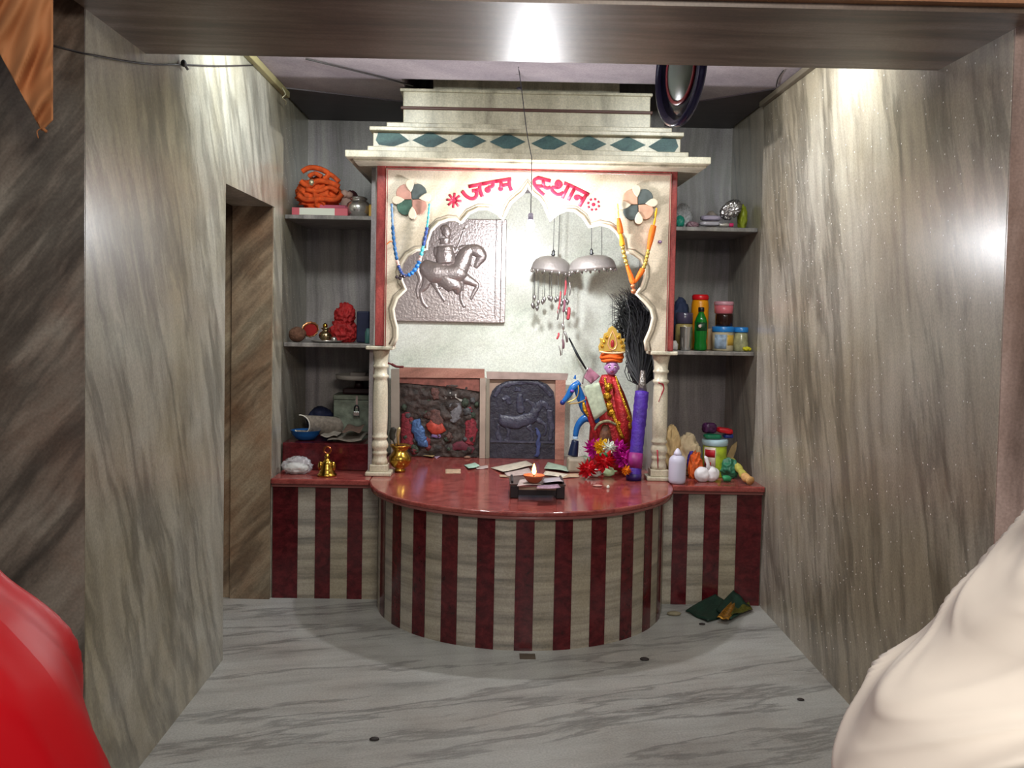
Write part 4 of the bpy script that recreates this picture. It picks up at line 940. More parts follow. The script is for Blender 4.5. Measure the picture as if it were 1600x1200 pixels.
flat([(780, 742), (803, 743), (803, 747), (781, 746)], 'banknote', notek, 'narrow folded tan note left of the lamp stand', 'banknote')
flat([(856, 722), (892, 731), (888, 740), (850, 735)], 'banknote', noteg, 'greyish banknote lying right behind the oil lamp', 'banknote', lift=.01)
flat([(852, 736), (888, 741), (880, 746), (848, 743)], 'banknote', notew, 'pale folded note touching the right rear of the lamp stand', 'banknote', z=zt+.003)
flat([(875, 741), (905, 740), (905, 746), (877, 748)], 'paper_slip', notek, 'small tan paper slip lying right of the lamp stand', 'paper')
flat([(725, 727), (742, 723), (750, 731), (732, 735)], 'banknote', mat('banknote_mint', 'a8c8b6', .6, var=.3, vscale=50), 'small crumpled mint coloured banknote before the frame gap', 'banknote', lift=.008)
flat([(742, 730), (762, 727), (763, 732), (745, 734)], 'paper_slip', note2, 'small pinkish paper slip right of the mint banknote', 'paper')
flat([(696, 733), (720, 733), (720, 740), (696, 740)], 'paper_slip', notek, 'small tan rectangular card on the red top left of centre', 'card', wave=.0005)
flat([(676, 712), (684, 709), (690, 713), (682, 717)], 'foil_wrapper', mat('lilac_paper', 'b79ab0', .5), 'tiny lilac wrapper in front of the red daubed idols', 'wrapper')
flat([(640, 709), (655, 704), (683, 710), (676, 717)], 'paper_slip', mat('straw_paper', 'a98f62', .7, var=.3, vscale=60), 'straw coloured paper before the red daubed idols', 'paper', lift=.008)
A_ = PZ(699, 714, zt); B_ = PZ(720, 713, zt)
g_ = G().lathe([(.035, 0), (.030, .01), (.018, .03), (.006, .055), (0, .06)], ((A_.x+B_.x)/2, A_.y+.03, zt), 20, sy=.5, flute=lambda a, z: .12*cos(3*a))
one(g_, 'paper_cone', mat('beige_cone', 'a8926f', .7, var=.2, vscale=40), 'beige crumpled cone standing before the left framed slab', 'cone')
for i, (x, y, r) in enumerate(((730, 716, .012), (741, 714, .016))): one(crumple(G(), PZ(x, y, zt)+Vector((0, 0, r*.5)), (r*1.4, r, r*.6), .3, 3, 30+i, n=3, flatz=zt), 'dried_petal', mat('dried_petal', '8c6a58', .8), ['smaller brown dried petal at the foot of the frames', 'larger brown dried petal at the foot of the frames'][i], 'petal')
# low wooden stool with papers and the burning lamp
S0 = PZ(797, 779, zt); S1 = PZ(882, 779, zt); sy0 = (S0.y+S1.y)/2; hh = .066; dpt = .20
st = thing('lamp_stool', ((S0.x+S1.x)/2, sy0+dpt/2, zt), 'low black wooden stool under the burning oil lamp', 'stool')
bw_ = mat('black_wood', '1a1418', .3); bw2 = mat('dark_wood_top', '4a3430', .4, var=.3, vscale=30)
x0, x1 = S0.x, S1.x
for xx in (x0, x1-.038): G().box((xx, sy0, zt), (xx+.038, sy0+dpt, zt+hh-.008), bev=.003).build('leg', bw_, st)
G().box((x0+.038, sy0+.012, zt+.012), (x1-.038, sy0+.026, zt+hh-.02)).build('apron', bw_, st)
G().box((x0+.039, sy0+.006, zt+hh-.028), (x1-.039, sy0+.0115, zt+hh-.013)).build('pale_strip', mat('pale_strip', 'b4a08c', .5), st)
G().box((x0-.003, sy0-.004, zt+hh-.0075), (x1+.003, sy0+dpt, zt+hh), bev=.002).build('stool_top', bw2, st)
for xx in (x0+.004, x1-.014): G().box((xx, sy0+.01, zt+hh), (xx+.010, sy0+dpt-.02, zt+hh+.012), bev=.002).build('side_rail', bw_, st)
zs_ = zt+hh+E0
flat([(812, 750), (838, 748), (846, 758), (808, 760)], 'banknote', note2, 'pinkish note lying under the clay lamp on the stool', 'banknote', z=zs_)
flat([(850, 748), (876, 746), (880, 756), (848, 757)], 'foil_note', mat('silvery_paper', 'c3bcc6', .3, .3), 'silvery wrapper lying right of the clay lamp on the stool', 'wrapper', z=zs_+.002, lift=.008)
flat([(840, 759), (872, 757), (876, 763), (838, 765)], 'banknote', mat('banknote_purple', '8c7084', .6, var=.5, vscale=90), 'patterned purplish note at the front edge of the stool', 'banknote', z=zs_)
dc = PZ(834, 756, zs_); dc.z = zs_+.003
di = thing('oil_lamp', dc, 'small clay oil lamp with a burning wick on the black stool', 'oil lamp')
G().lathe([(.018, 0), (.034, .012), (.046, .03), (.049, .038), (.046, .038), (.034, .024), (.0, .016)], dc, 32).build('lamp_bowl', mat('terracotta', '9a4c2c', .5), di)
G().lathe([(0, .026), (.036, .0265), (.036, .028), (0, .028)], dc, 24).build('oil', mat('lamp_oil', '8a5a20', .1), di)
G().tube([dc+Vector((0, .0, .028)), dc+Vector((0, -.006, .044))], .003, 6).build('wick', black, di)
G().lathe([(0, 0), (.006, .004), (.010, .014), (.008, .028), (.003, .044), (0, .052)], dc+Vector((0, -.006, .040)), 14).build('flame', mat('flame', 'ffb24a', .5, emit=22), di)
point('oil_lamp_light', dc+Vector((0, -.006, .062)), 1.3, (1, .55, .2), .012)
# flower heap
def bloom(px, py, Y, r, m, label, name='flower', z=None, ctr=None, npt=26, flatten=.7, seed=0):
    c = P(px, py, Y); c.z = max(c.z, zt+r*flatten*.55)
    t = thing(name, c, label, 'flower', 'flowers heaped before the idol'); rn = random.Random(seed); g = G()
    for k in range(npt):
        ph = math.acos(1-1.7*(k+.5)/npt); th = k*2.399
        d = Vector((sin(ph)*cos(th), -cos(ph)*.8, sin(ph)*sin(th)*flatten)); d.normalize()
        e = d.cross(Vector((.3, .2, 1))).normalized()*r*.22; f = d.cross(e).normalized()*r*.09
        L_ = r*rn.uniform(.85, 1.1)
        q0 = c+d*r*.12; q1 = c+d*L_*.65; q2 = c+d*L_
        g.add([q0-f, q1-e, q2-e*.3, q2+e*.3, q1+e, q1+f*2, q0+f], [[0, 1, 5], [1, 2, 5], [2, 3, 5], [3, 4, 5], [4, 6, 5], [6, 0, 5]], 0, True)
    g.ball(c, r*.42, 10, 8)
    for v in g.v: v.z = max(v.z, zt)
    g.build('petals', m, t)
    return t
mag = mat('magenta_petals', 'c4169c', .6, var=.3, vscale=60); yel = mat('yellow_petals', 'e8b81c', .6, var=.2, vscale=60); whp = mat('white_petals', 'dfe6dc', .6); redp = mat('red_petals', 'c81426', .55, var=.25, vscale=60); grp = mat('pale_green_petals', 'bcd8a8', .6)
bloom(929, 699, 4.98, .060, mag, 'magenta flower at the top left of the flower heap', seed=1)
bloom(966, 700, 4.98, .058, mag, 'magenta flower at the top right of the flower heap', seed=2)
bloom(976, 716, 4.95, .060, mag, 'lowest magenta flower of the heap beside the purple handle', seed=3)
bloom(940, 697, 4.93, .050, yel, 'yellow flower between the two upper magenta flowers', seed=4)
bloom(952, 699, 4.90, .045, whp, 'white flower beside the yellow one in the heap', seed=5)
bloom(945, 720, 4.86, .062, redp, 'upper red flower of the heap', seed=6)
bloom(919, 732, 4.83, .058, redp, 'lower left red flower of the heap', seed=7)
bloom(979, 735, 4.80, .030, mat('orange_petals', 'e8901c', .6), 'small orange yellow flower by the foot of the purple handle', seed=8)
def bud(px, py, r, m, label, sc, Y=None, sd=1):
    c = PZ(px, py, zt); c.z = zt+r*sc[2]*.8
    g = G(); crumple(g, c, (r*sc[0], r*sc[1], r*sc[2]), .18, 2, sd, n=3, flatz=zt, ridge=False)
    g.tube([c+Vector((r*.6, 0, 0)), c+Vector((r*1.5*sc[0], .004, r*.1))], [r*.4, r*.08], 8)
    one(g, 'flower_bud', m, label, 'flower bud', 'buds before the flower heap')
bud(928, 745, .026, whp, 'whitish bud lying at the left front of the flower heap', (1.4, 1, .9), sd=41)
bud(950, 744, .027, grp, 'pale green bud lying at the right front of the flower heap', (1.2, 1, 1.1), sd=42)
bud(912, 726, .028, mat('pale_mint_petals', 'b8ccb0', .6), 'pale mint bud behind the lower left red flower', (1.4, 1, 1), sd=43)
g = G(); c = P(944, 711, 4.85); g.ball(c, .022, 12, 8, sc=(1.2, .5, .6)); one(g, 'green_leaf', mat('leaf_green', '1f5a2c', .5), 'dark green leaf above the upper red flower', 'leaf')
one(crumple(G(), PZ(934, 760, zt)+Vector((0, 0, .004)), (.022, .012, .004), .3, 3, 50, n=3, flatz=zt), 'rice_grains', mat('pale_pinkish_bits', 'b58a80', .7), 'pinkish crumbs on the red top before the flowers', 'crumbs')
one(crumple(G(), PZ(950, 763, zt)+Vector((0, 0, .006)), (.007, .006, .009), .2, 3, 51, n=3, flatz=zt), 'white_petal', whp, 'single small white petal on the red top before the flowers', 'petal')
# ------------------------------------------------------------------ right plinth
Yp = 4.86
c = PZ(1058, 751, zt)
bt = thing('plastic_bottle', (c.x, 4.86, zt), 'translucent white plastic bottle with a pointed cap beside the right column', 'bottle')
bt.location.y = 4.765; c = P(1058, 740, 4.765); bt.location.x = c.x; cb = Vector((c.x, 4.765, zt)); s_ = .00326
G().lathe([(.034, 0), (.041, .006), (.043, .02), (.043, .108), (.040, .124), (.030, .136), (.020, .142)], cb, 32).build('bottle_body', milky, bt)
G().lathe([(.021, .1425), (.018, .155), (.009, .170), (.003, .176), (0, .177)], cb, 24).build('pointed_cap', mat('cap_milky', 'd6d2e6', .35), bt)
crc = mat('cream_cloth', 'c9ab7c', .75, var=.2, vscale=20); crc2 = mat('beige_cloth', 'c7b292', .75, var=.2, vscale=20)
g = G(); c = P(1048, 705, 5.0); crumple(g, (c.x+.004, 5.0, zt+.12), (.045, .05, .13), .22, 1.8, 61, flatz=zt, n=5)
g.v = g.v; one(g, 'cloth_bundle', crc, 'tall cream cloth bundle just right of the right column', 'cloth bundle')
g = G(); c = P(1074, 700, 5.0); crumple(g, (c.x+.008, 5.02, zt+.105), (.06, .05, .105), .24, 2, 62, flatz=zt, n=5)
one(g, 'cloth_bag', crc2, 'rounded beige cloth bag behind the plastic bottle', 'bag')
g = G(); c = P(1086, 735, 4.92); crumple(g, (c.x+.002, 4.915, zt+.052), (.032, .028, .075), .4, 1.7, 63, flatz=zt, n=5)
one(g, 'orange_cloth', mat('orange_print', 'c8561a', .7, var=.5, vscale=50), 'crumpled orange cloth between bottle and white pouch', 'cloth')
g = G(); c = P(1080, 722, 4.97); crumple(g, (c.x, 4.965, zt+.075), (.022, .016, .055), .2, 2, 64, n=4, flatz=zt)
one(g, 'purple_packet', mat('violet_blue_film', '33209a', .35), 'violet blue packet behind the crumpled orange cloth', 'packet')
# tin with stacked packets
c = P(1117, 745, 4.98); cb = Vector((c.x, 5.0, zt)); k = 5.0/1493
ti = thing('round_tin', cb, 'round green and yellow tin with a red label and a pale lid', 'tin')
ztop_ = P(1117, 699, 4.93).z-zt
G().lathe([(.060, 0), (.062, .003), (.062, ztop_), (.060, ztop_+.002)], cb, 40).build('tin_body', mat('tin_green_yellow', '93a528', .35, var=.45, vscale=22), ti)
G().lathe([(.064, ztop_+.0025), (.068, ztop_+.005), (.068, ztop_+.03), (.062, ztop_+.036), (0, ztop_+.036)], cb, 40).build('lid', mat('pale_blue_lid', 'a3bcc6', .3), ti)
def wrap(name, a0, a1, z0, z1, m, r=.0632):
    G().grid(lambda u, v: cb+Vector((r*sin(a0+(a1-a0)*u), -r*cos(a0+(a1-a0)*u), z0+(z1-z0)*v)), 12, 2, thick=(0, -.0005, 0)).build(name, m, ti)
wrap('white_label', -1.25, -.15, ztop_*.30, ztop_*.98, mat('label_cream', 'd8c8b8', .4)); wrap('red_label_mark', -1.1, -.2, ztop_*.66, ztop_*.9, mat('label_red', 'b3202c', .4), .0640); wrap('red_label_mark', -1.1, -.5, ztop_*.36, ztop_*.5, MATS['label_red'], .0640)
zl_ = zt+ztop_+.037
def pouch(x, y, Y, sx, sy, sz, m, label, zmin, name='foil_packet', rz=0, sd=0, ry=0):
    c = P(x, y, Y); rr = Matrix.Rotation(rz, 3, 'Z') @ Matrix.Rotation(ry, 3, 'Y'); g = G()
    bm = bmesh.new(); bmesh.ops.create_icosphere(bm, subdivisions=4, radius=1)
    for v in bm.verts:
        p = v.co; q = Vector((math.copysign(abs(p.x)**.45, p.x)*sx, math.copysign(abs(p.y)**.6, p.y)*sy, math.copysign(abs(p.z)**.6, p.z)*sz))
        q *= 1+.07*NZ.noise(p*4+Vector((sd, 0, 0))); v.co = c+rr @ q
    lo = min(v.co.z for v in bm.verts)
    for v in bm.verts: v.co.z += max(0, zmin-lo)
    g.bm(bm, 0, True); return one(g, name, m, label, 'packet')
pouch(1113, 688, 4.98, .046, .03, .013, mat('green_foil', '146a4a', .3), 'dark green packet lying directly on the tin lid', zl_, sd=1)
pouch(1137, 690, 5.03, .026, .03, .012, mat('blue_foil_packet', '32459a', .3), 'small blue packet at the right of the pile on the tin', zl_, sd=2)
pouch(1108, 676, 5.02, .034, .03, .028, mat('plum_foil', '432044', .3, var=.5, vscale=60), 'plum coloured packet in the pile above the tin', zl_+.024, sd=3, rz=.3)
pouch(1132, 674, 5.0, .042, .03, .015, mat('red_foil', 'b0121e', .3, var=.25, vscale=30), 'bright red packet topmost of the pile above the tin', zl_+.025, sd=4, ry=.15)
g = G(); c = P(1144, 715, 4.98); g.prism([P(1138, 738, 5.0), P(1136, 712, 5.0), P(1143, 697, 5.0), P(1152, 690, 5.0), P(1150, 704, 5.0), P(1144, 720, 5.0), P(1143, 740, 5.0)], (0, .012, 0))
zc(g); one(g, 'paper_bag', mat('tan_paper_bag', '8c7450', .7, var=.3, vscale=40), 'tan paper pouch standing just right of the tin', 'bag')
wpo = mat('white_polythene', 'dcd8dc', .4)
c = PZ(1109, 756, zt)
g = G(); crumple(g, (c.x-.022, 4.83, zt+.034), (.040, .034, .040), .12, 1.6, 71, flatz=zt, ridge=False); crumple(g, (c.x+.026, 4.835, zt+.036), (.038, .032, .040), .12, 1.8, 72, flatz=zt, ridge=False)
kt = thing('knotted_pouch', (c.x, 4.83, zt), 'knotted white polythene pouch on the front of the right plinth', 'pouch'); g.build('pouch_body', wpo, kt)
G().tube([(c.x+.008, 4.83, zt+.060), (c.x+.004, 4.83, zt+.09), (c.x-.006, 4.83, zt+.12), (c.x-.014, 4.83, zt+.13)], [.014, .009, .010, .004], 10).build('twisted_neck', wpo, kt)
g = G(); c = P(1140, 730, 4.95); crumple(g, (c.x-.004, 4.95, zt+.045), (.042, .036, .055), .35, 1.3, 73, flatz=zt, n=5)
one(g, 'green_bag', mat('dark_green_film', '2c6a50', .35, var=.4, vscale=25), 'dark green plastic bag between tin and yellow sweets', 'bag')
g = G(); c = PZ(1133, 752, zt); g.tube(smoothpath([(c.x-.018, 4.82, zt+.016), (c.x, 4.82, zt+.020), (c.x+.024, 4.83, zt+.012)]), [.008]+[.015]*5+[.014]*2+[.003], 12)
one(g, 'green_chilli', mat('pepper_green', '2f8a5a', .3), 'small bright green pepper right of the white pouch', 'pepper')
pts = smoothpath([PZ(1143, 745, zt)+Vector((0, .06, .085)), PZ(1155, 750, zt)+Vector((0, .03, .06)), PZ(1163, 755, zt)+Vector((0, .0, .035)), PZ(1172, 758, zt)+Vector((0, -.005, .022))], 10)
yg = thing('yellow_garland', (pts[-1].x, pts[-1].y, zt), 'thick pale yellow flower garland curling at the right end of the plinth', 'garland')
G().tube(pts[:20], [.021*(.72+.28*abs(sin(pi*i/7))) for i in range(20)], 12).build('garland_roll', mat('yellow_green_petals', 'b8ae52', .7, var=.2, vscale=60, bump=.5, bscale=90), yg)
G().tube(pts[19:], [.023*(.72+.28*abs(sin(pi*i/7))) for i in range(len(pts)-19)], 12).build('garland_end', mat('peach_petals', 'c99a62', .7, var=.3, vscale=50), yg)
one(G().box(P(1050, 753, 4.80)-Vector((.04, .0, .0)), P(1060, 756, 4.80)+Vector((0, .03, .004))).__class__().box((cR+.075, 4.79, zt), (cR+.10, 4.83, zt+.006)), 'paper_scrap', mat('pinkish_card', 'b07a72', .6), 'small pinkish scrap at the foot of the right column', 'scrap')
# ------------------------------------------------------------------ right lower shelf
z = ZS4+E0; k = 5.1/1493
def base(px, Y): q = P(px, 548, Y); return Vector((q.x, Y, z))
def hpx(n, Y): return n*Y/1493
def vessel(name, px, Y, parts, label, cat):
    b = base(px, Y); t = thing(name, b, label, cat)
    for nm, prof, m in parts: G().lathe(prof, b, 32).build(nm, m, t)
    return t, b
vessel('steel_tumbler', 1071, 5.07, [('tumbler', [(.026, 0), (.027, .002), (.032, .122), (.033, .124), (.031, .124), (.0255, .01), (0, .008)], chrome)], 'shiny steel tumbler at the left of the lower right shelf', 'tumbler')
vessel('glass_jar', 1068, 5.19, [('jar_body', [(.045, 0), (.048, .006), (.048, .10), (.046, .132), (.040, .14)], mat('jar_mustard', 'a3905a', .3, var=.3, vscale=30)), ('jar_lid', [(.044, .1405), (.046, .143), (.046, .195), (.042, .2), (0, .2)], mat('mauve_glass_lid', '4a4258', .2))], 'mustard filled jar with a tall dark lid behind the steel tumbler', 'jar')
vessel('yellow_jar', 1092, 5.22, [('jar_body', [(.044, 0), (.047, .006), (.047, .24), (.044, .262), (.041, .27)], mat('orange_yellow_plastic', 'dd8f12', .3)), ('red_lid', [(.043, .2705), (.045, .273), (.045, .292), (.038, .30), (0, .30)], mat('red_lid', 'c8141c', .3))], 'tall orange yellow jar with a red lid behind the green bottle', 'jar')
t_, b_ = vessel('green_bottle', 1094, 5.08, [('bottle_body', [(.028, 0), (.034, .004), (.034, .02), (.030, .05), (.033, .07), (.034, .11), (.033, .15), (.026, .175), (.016, .195), (.013, .205)], mat('green_plastic', '0f7a28', .12, trans=.25)), ('black_cap', [(.015, .2055), (.016, .207), (.016, .226), (.014, .23), (0, .23)], black)], 'green soda bottle with a black cap on the lower right shelf', 'bottle')
G().grid(lambda u, v: b_+Vector((.0345*sin(-.9+1.8*u), -.0345*cos(-.9+1.8*u), .105+.045*v)), 12, 2, thick=(0, -.0005, 0)).build('label', mat('dark_green_label', '103c1e', .3), t_)
G().ball(b_+Vector((-.012, -.034, .13)), .009, 10, 8, sc=(1, .2, 1)).build('label_mark', mat('label_pinkish', 'd8b8b0', .4), t_)
tb2, bb2 = vessel('blue_lid_jar', 1129, 5.10, [('jar_body', [(.052, 0), (.056, .004), (.056, .10)], mat('jar_pale_yellow', 'b3a68a', .2, var=.35, vscale=18)), ('blue_lid', [(.058, .1005), (.060, .103), (.060, .126), (.056, .13), (0, .13)], mat('blue_lid', '2878c0', .25))], 'larger jar with a blue lid under the stacked dark jar', 'jar')
G().grid(lambda u, v: bb2+Vector((.0565*sin(-1.1+1.2*u), -.0565*cos(-1.1+1.2*u), .012+.075*v)), 10, 2, thick=(0, -.0005, 0)).build('label', mat('label_bluegrey', '8fa2b8', .4, var=.5, vscale=40), tb2)
G().grid(lambda u, v: bb2+Vector((.0568*sin(.2+.9*u), -.0568*cos(.2+.9*u), .03+.055*v)), 10, 2, thick=(0, -.0005, 0)).build('yellow_label', mat('label_yellow', 'c8a040', .4), tb2)
z += .131; vessel('dark_jar', 1130, 5.10, [('jar_body', [(.042, 0), (.046, .004), (.046, .055), (.044, .066)], mat('dark_brown_glass', '2a1510', .1)), ], 'dark brown jar stacked on the larger blue lidded jar', 'jar'); z += .0665
vessel('pink_jar', 1129, 5.10, [('jar_body', [(.043, 0), (.048, .004), (.050, .045)], mat('rose_plastic', 'c0626c', .3)), ('pink_lid', [(.051, .0455), (.052, .048), (.052, .062), (.048, .066), (0, .066)], mat('pale_rose_plastic', 'b88490', .3))], 'rose pink jar topmost of the stack of jars', 'jar')
z = ZS4+E0
vessel('blue_lid_jar', 1157, 5.09, [('jar_body', [(.036, 0), (.040, .004), (.040, .04), (.034, .085), (.032, .10)], mat('jar_clearish', '9a9874', .15, var=.4, vscale=25)), ('blue_lid', [(.037, .1005), (.038, .103), (.038, .124), (.034, .128), (0, .128)], MATS['blue_lid'])], 'smaller jar with a bright blue lid near the right wall', 'jar')
bloom_z = z
c = P(1167, 549, 5.05); fl = thing('yellow_flower', (c.x, 5.05, z), 'small yellow flower at the right end of the lower right shelf', 'flower')
g = G()
for kx in range(9): a = 2*pi*kx/9; g.ball((c.x+.016*cos(a), 5.05+.012*sin(a), z+.012+.004*(kx % 2)), .009, 8, 6)
g.ball((c.x, 5.05, z+.014), .013, 10, 8); g.build('petals', mat('lemon_petals', 'c9c020', .6), fl)
g = G(); c = P(1064, 475, 5.35); crumple(g, (c.x, 5.36, z+.13), (.05, .05, .14), .22, 2, 81, flatz=z)
one(g, 'cloth_bag', mat('slate_blue_cloth', '2a3350', .8, var=.2), 'slate blue cloth bag standing behind the mustard jar', 'bag')
g = G(); c = P(1054, 542, 5.06); crumple(g, (c.x, 5.06, z+.022), (.016, .015, .026), .3, 2, 82, flatz=z, n=3)
one(g, 'crumpled_tissue', mat('tissue_white', 'b9b4b2', .8), 'crumpled whitish tissue at the left end of the lower right shelf', 'tissue')
one(G().lathe([(.024, 0), (.026, .003), (.026, .11), (.024, .115), (0, .115)], (P(1108, 540, 5.22).x, 5.22, z), 24), 'tan_canister', mat('tan_canister', 'a88a68', .4), 'tan canister between the green bottle and the blue lidded jar', 'canister')
# ------------------------------------------------------------------ right upper shelf
z = ZS3+E0
g = G(); c = P(1062, 345, 5.08); crumple(g, (c.x, 5.08, z+.028), (.024, .024, .032), .2, 2, 91, flatz=z); one(g, 'teal_pouch', teal, 'small teal pouch at the left end of the upper right shelf', 'pouch')
g = G(); c = P(1068, 330, 5.14); crumple(g, (c.x, 5.15, z+.06), (.04, .04, .062), .35, 3, 92, flatz=z, n=5); one(g, 'clear_bag', plastic, 'crumpled clear plastic bag behind the teal pouch', 'bag')
clr = mat('clear_packet', 'c8c2cc', .15, .2, alpha=.75)
pouch(1112, 350, 5.08, .066, .035, .012, clr, 'flat clear packet lying lowest on the upper right shelf', z, name='clear_packet', sd=7)
pouch(1110, 341, 5.10, .052, .035, .014, mat('lilac_film', 'aaa0b4', .2, .2), 'lilac tinted packet resting on the flat clear packet', z+.0265, name='clear_packet', sd=8)
g = G(); c = P(1082, 347, 5.08); crumple(g, (c.x, 5.08, z+.014), (.03, .025, .016), .35, 3, 93, flatz=z); one(g, 'pink_tissue', mat('dusty_pink_film', '8a6a74', .4), 'dusty pink crumpled wrapper left of the clear packets', 'wrapper')
g = G(); crumple(g, P(1142, 328, 5.12), (.052, .03, .036), .45, 3, 94, n=5); rot_ = Matrix.Rotation(R(-38), 3, 'Y'); cc = P(1142, 328, 5.12)
g.v = [cc+rot_ @ (v-cc) for v in g.v]; lo_ = min(v.z for v in g.v); g.v = [v+Vector((0, 0, max(0, z+.0-lo_))) for v in g.v]
one(g, 'silver_wrapper', mat('silver_foil', 'c9c4c4', .2, .9), 'crumpled silver foil wrapper near the right wall', 'wrapper')
c = P(1136, 346, 5.05); rt = Matrix.Rotation(R(90), 3, 'Y')
pk = thing('small_bottle', (c.x-.02, 5.04, z), 'small clear bottle with a pink cap lying before the silver wrapper', 'bottle')
G().lathe([(.012, 0), (.013, .004), (.013, .04), (.008, .05), (.008, .055)], (c.x-.045, 5.04, z+.0135), 18, rot=rt).build('bottle_body', chrome, pk)
G().lathe([(.010, 0), (.010, .02), (0, .021)], (c.x+.0105, 5.04, z+.0135), 16, rot=rt).build('pink_cap', mat('hot_pink_cap', 'cc2a64', .3), pk)
g = G(); c = P(1162, 330, 5.18); crumple(g, (c.x-.002, 5.2, z+.065), (.024, .04, .068), .22, 2, 95, flatz=z, n=4); one(g, 'yellow_green_pouch', mat('yellow_green_film', '8c9428', .4), 'yellow green pouch upright behind the silver wrapper', 'pouch')
g = G(); c = P(1113, 325, 5.25); crumple(g, (c.x, 5.26, z+.05), (.03, .03, .052), .3, 2.5, 96, flatz=z, n=4); one(g, 'beige_bag', mat('beige_film', 'a3958a', .5), 'beige paper bag at the back of the upper right shelf', 'bag')
# ------------------------------------------------------------------ hanging things
bu = thing('light_bulb', BULB, 'bare lit bulb hanging on a dark cord before the arch', 'light bulb')
G().lathe([(0, -.035), (.010, -.032), (.018, -.02), (.02, -.006), (.016, .010), (.011, .02)], BULB, 20).build('bulb_glass', mat('bulb_glow', 'ece8ff', .4, emit=5), bu)
G().lathe([(.0125, .0205), (.0125, .045), (.008, .052), (0, .053)], BULB, 16).build('socket', mat('pale_socket', 'a59cb0', .4), bu)
kx = P(829, 238, 4.59)
G().tube(smoothpath([BULB+Vector((0, 0, .053)), Vector((BULB.x, 4.585, kx.z-.05)), Vector((kx.x, 4.588, kx.z)), P(823, 205, 4.57), P(815, 140, 4.5), P(811, 112, 4.42), Vector((P(810, 104, 4.35).x, 4.35, ZC))]), .0022, 6).build('cord', mat('dark_cord_black', '2b2633', .6), bu)
G().ball(P(811, 138, 4.495), .008, 8, 6, sc=(1.6, .8, .8)).build('cord_knot', MATS['dark_cord_black'], bu)
# round dish hanging edge-on
Yd = 3.5; dcn = P(1063, 108, Yd); dr = .205
rt = Matrix.Rotation(R(-77), 3, 'Z') @ Matrix.Rotation(R(90), 3, 'X')
dd = thing('hanging_dish', dcn, 'round dark blue rimmed dish with a grey centre hanging edge-on below the ceiling', 'dish')
rim = mat('blue_black_gloss', '26234e', .12, .2); 
G().lathe([(dr*.86, .0), (dr*.93, .018), (dr, .012), (dr*1.0, -.01), (dr*.92, -.018), (dr*.86, -.004), (dr*.86, 0)], dcn, 64, rot=rt, cap=False).build('rim', rim, dd)
G().lathe([(0, -.004), (dr*.6, -.004), (dr*.88, .001), (dr*.88, -.006), (0, -.012)], dcn, 48, rot=rt).build('dish_face', mat('navy_gloss', '1b1c38', .15, .2), dd)
G().lathe([(0, .0005), (dr*.55, .0005), (dr*.55, -.003), (0, -.003)], dcn, 48, rot=rt).build('grey_centre', mat('grey_green_disc', '6f7a72', .4), dd)
G().lathe([(dr*.555, .002), (dr*.62, .003), (dr*.62, -.003), (dr*.555, -.003), (dr*.555, .002)], dcn, 48, rot=rt, cap=False).build('red_ring', mat('red_ring', '9c1c30', .3), dd)
G().tube([dcn+Vector((0, 0, dr*.97)), (dcn.x, dcn.y, ZC)], .004, 6).build('hook', black, dd)
# wires along the left wall and ceiling
wm = mat('wire_black', '231e1e', .6)
wl = [P(85, 72, 2.545), P(130, 84, 2.545)]
XW = XL+.006
def PXw(px, py, xw=XW):
    d = ray(px, py); t_ = xw/d.x; return Vector((xw, d.y*t_, EYE+d.z*t_))
one(G().tube([P(20, 60, 2.42), P(85, 72, 2.42), P(128, 83, 2.42)]+smoothpath([PXw(150, 87), PXw(200, 96), PXw(240, 101), PXw(284, 101), PXw(340, 103), PXw(395, 102)]), .003, 6), 'electric_wire', wm, 'thin dark wire running along the top of the left wall', 'wire')
one(G().ball(PXw(287, 99, XL+.014), .012, 10, 8, sc=(.8, 1.2, 1)).tube([PXw(287, 99, XL+.014), PXw(293, 108, XL+.014)], .005, 6), 'wire_clamp', wm, 'small dark knot of wire nailed high on the left wall', 'wire knot')
one(G().box((XL+.001, 4.1, ZC-.035), (XL+.03, 4.93, ZC-.002), bev=.004), 'cable_trunking', mat('yellowed_trunking', '8f8660', .5), 'yellowed cable trunking where left wall meets ceiling', 'cable trunking')
one(G().tube(smoothpath([PXw(441, 137, XL+.03), PXw(446, 147, XL+.05), PXw(441, 153, XL+.04), PXw(447, 158, XL+.04), PXw(446, 163, XL+.03)]), .003, 6), 'loose_wire', mat('beige_wire', 'a8a084', .5), 'curly loose beige wire end below the cable trunking', 'wire')
one(G().box((XR-.028, 3.7, ZC-.03), (XR-.001, 4.93, ZC-.002), bev=.004), 'cable_trunking', mat('grey_trunking', '6a6052', .5), 'grey cable trunking where right wall meets ceiling', 'cable trunking')
g = G()
def PC(px, py): q = PZ(px, py, ZC-.008); return q
one(G().tube([PC(478, 92), PC(540, 107), PC(600, 122), PC(645, 134)], .004, 6), 'ceiling_wire', wm, 'dark wire crossing the ceiling towards the shrine spire', 'wire')
one(G().tube(smoothpath([PC(1224, 110), PC(1216, 122), PC(1213, 135)]), .003, 6), 'ceiling_wire', wm, 'short curved wire on the ceiling by the right wall', 'wire')
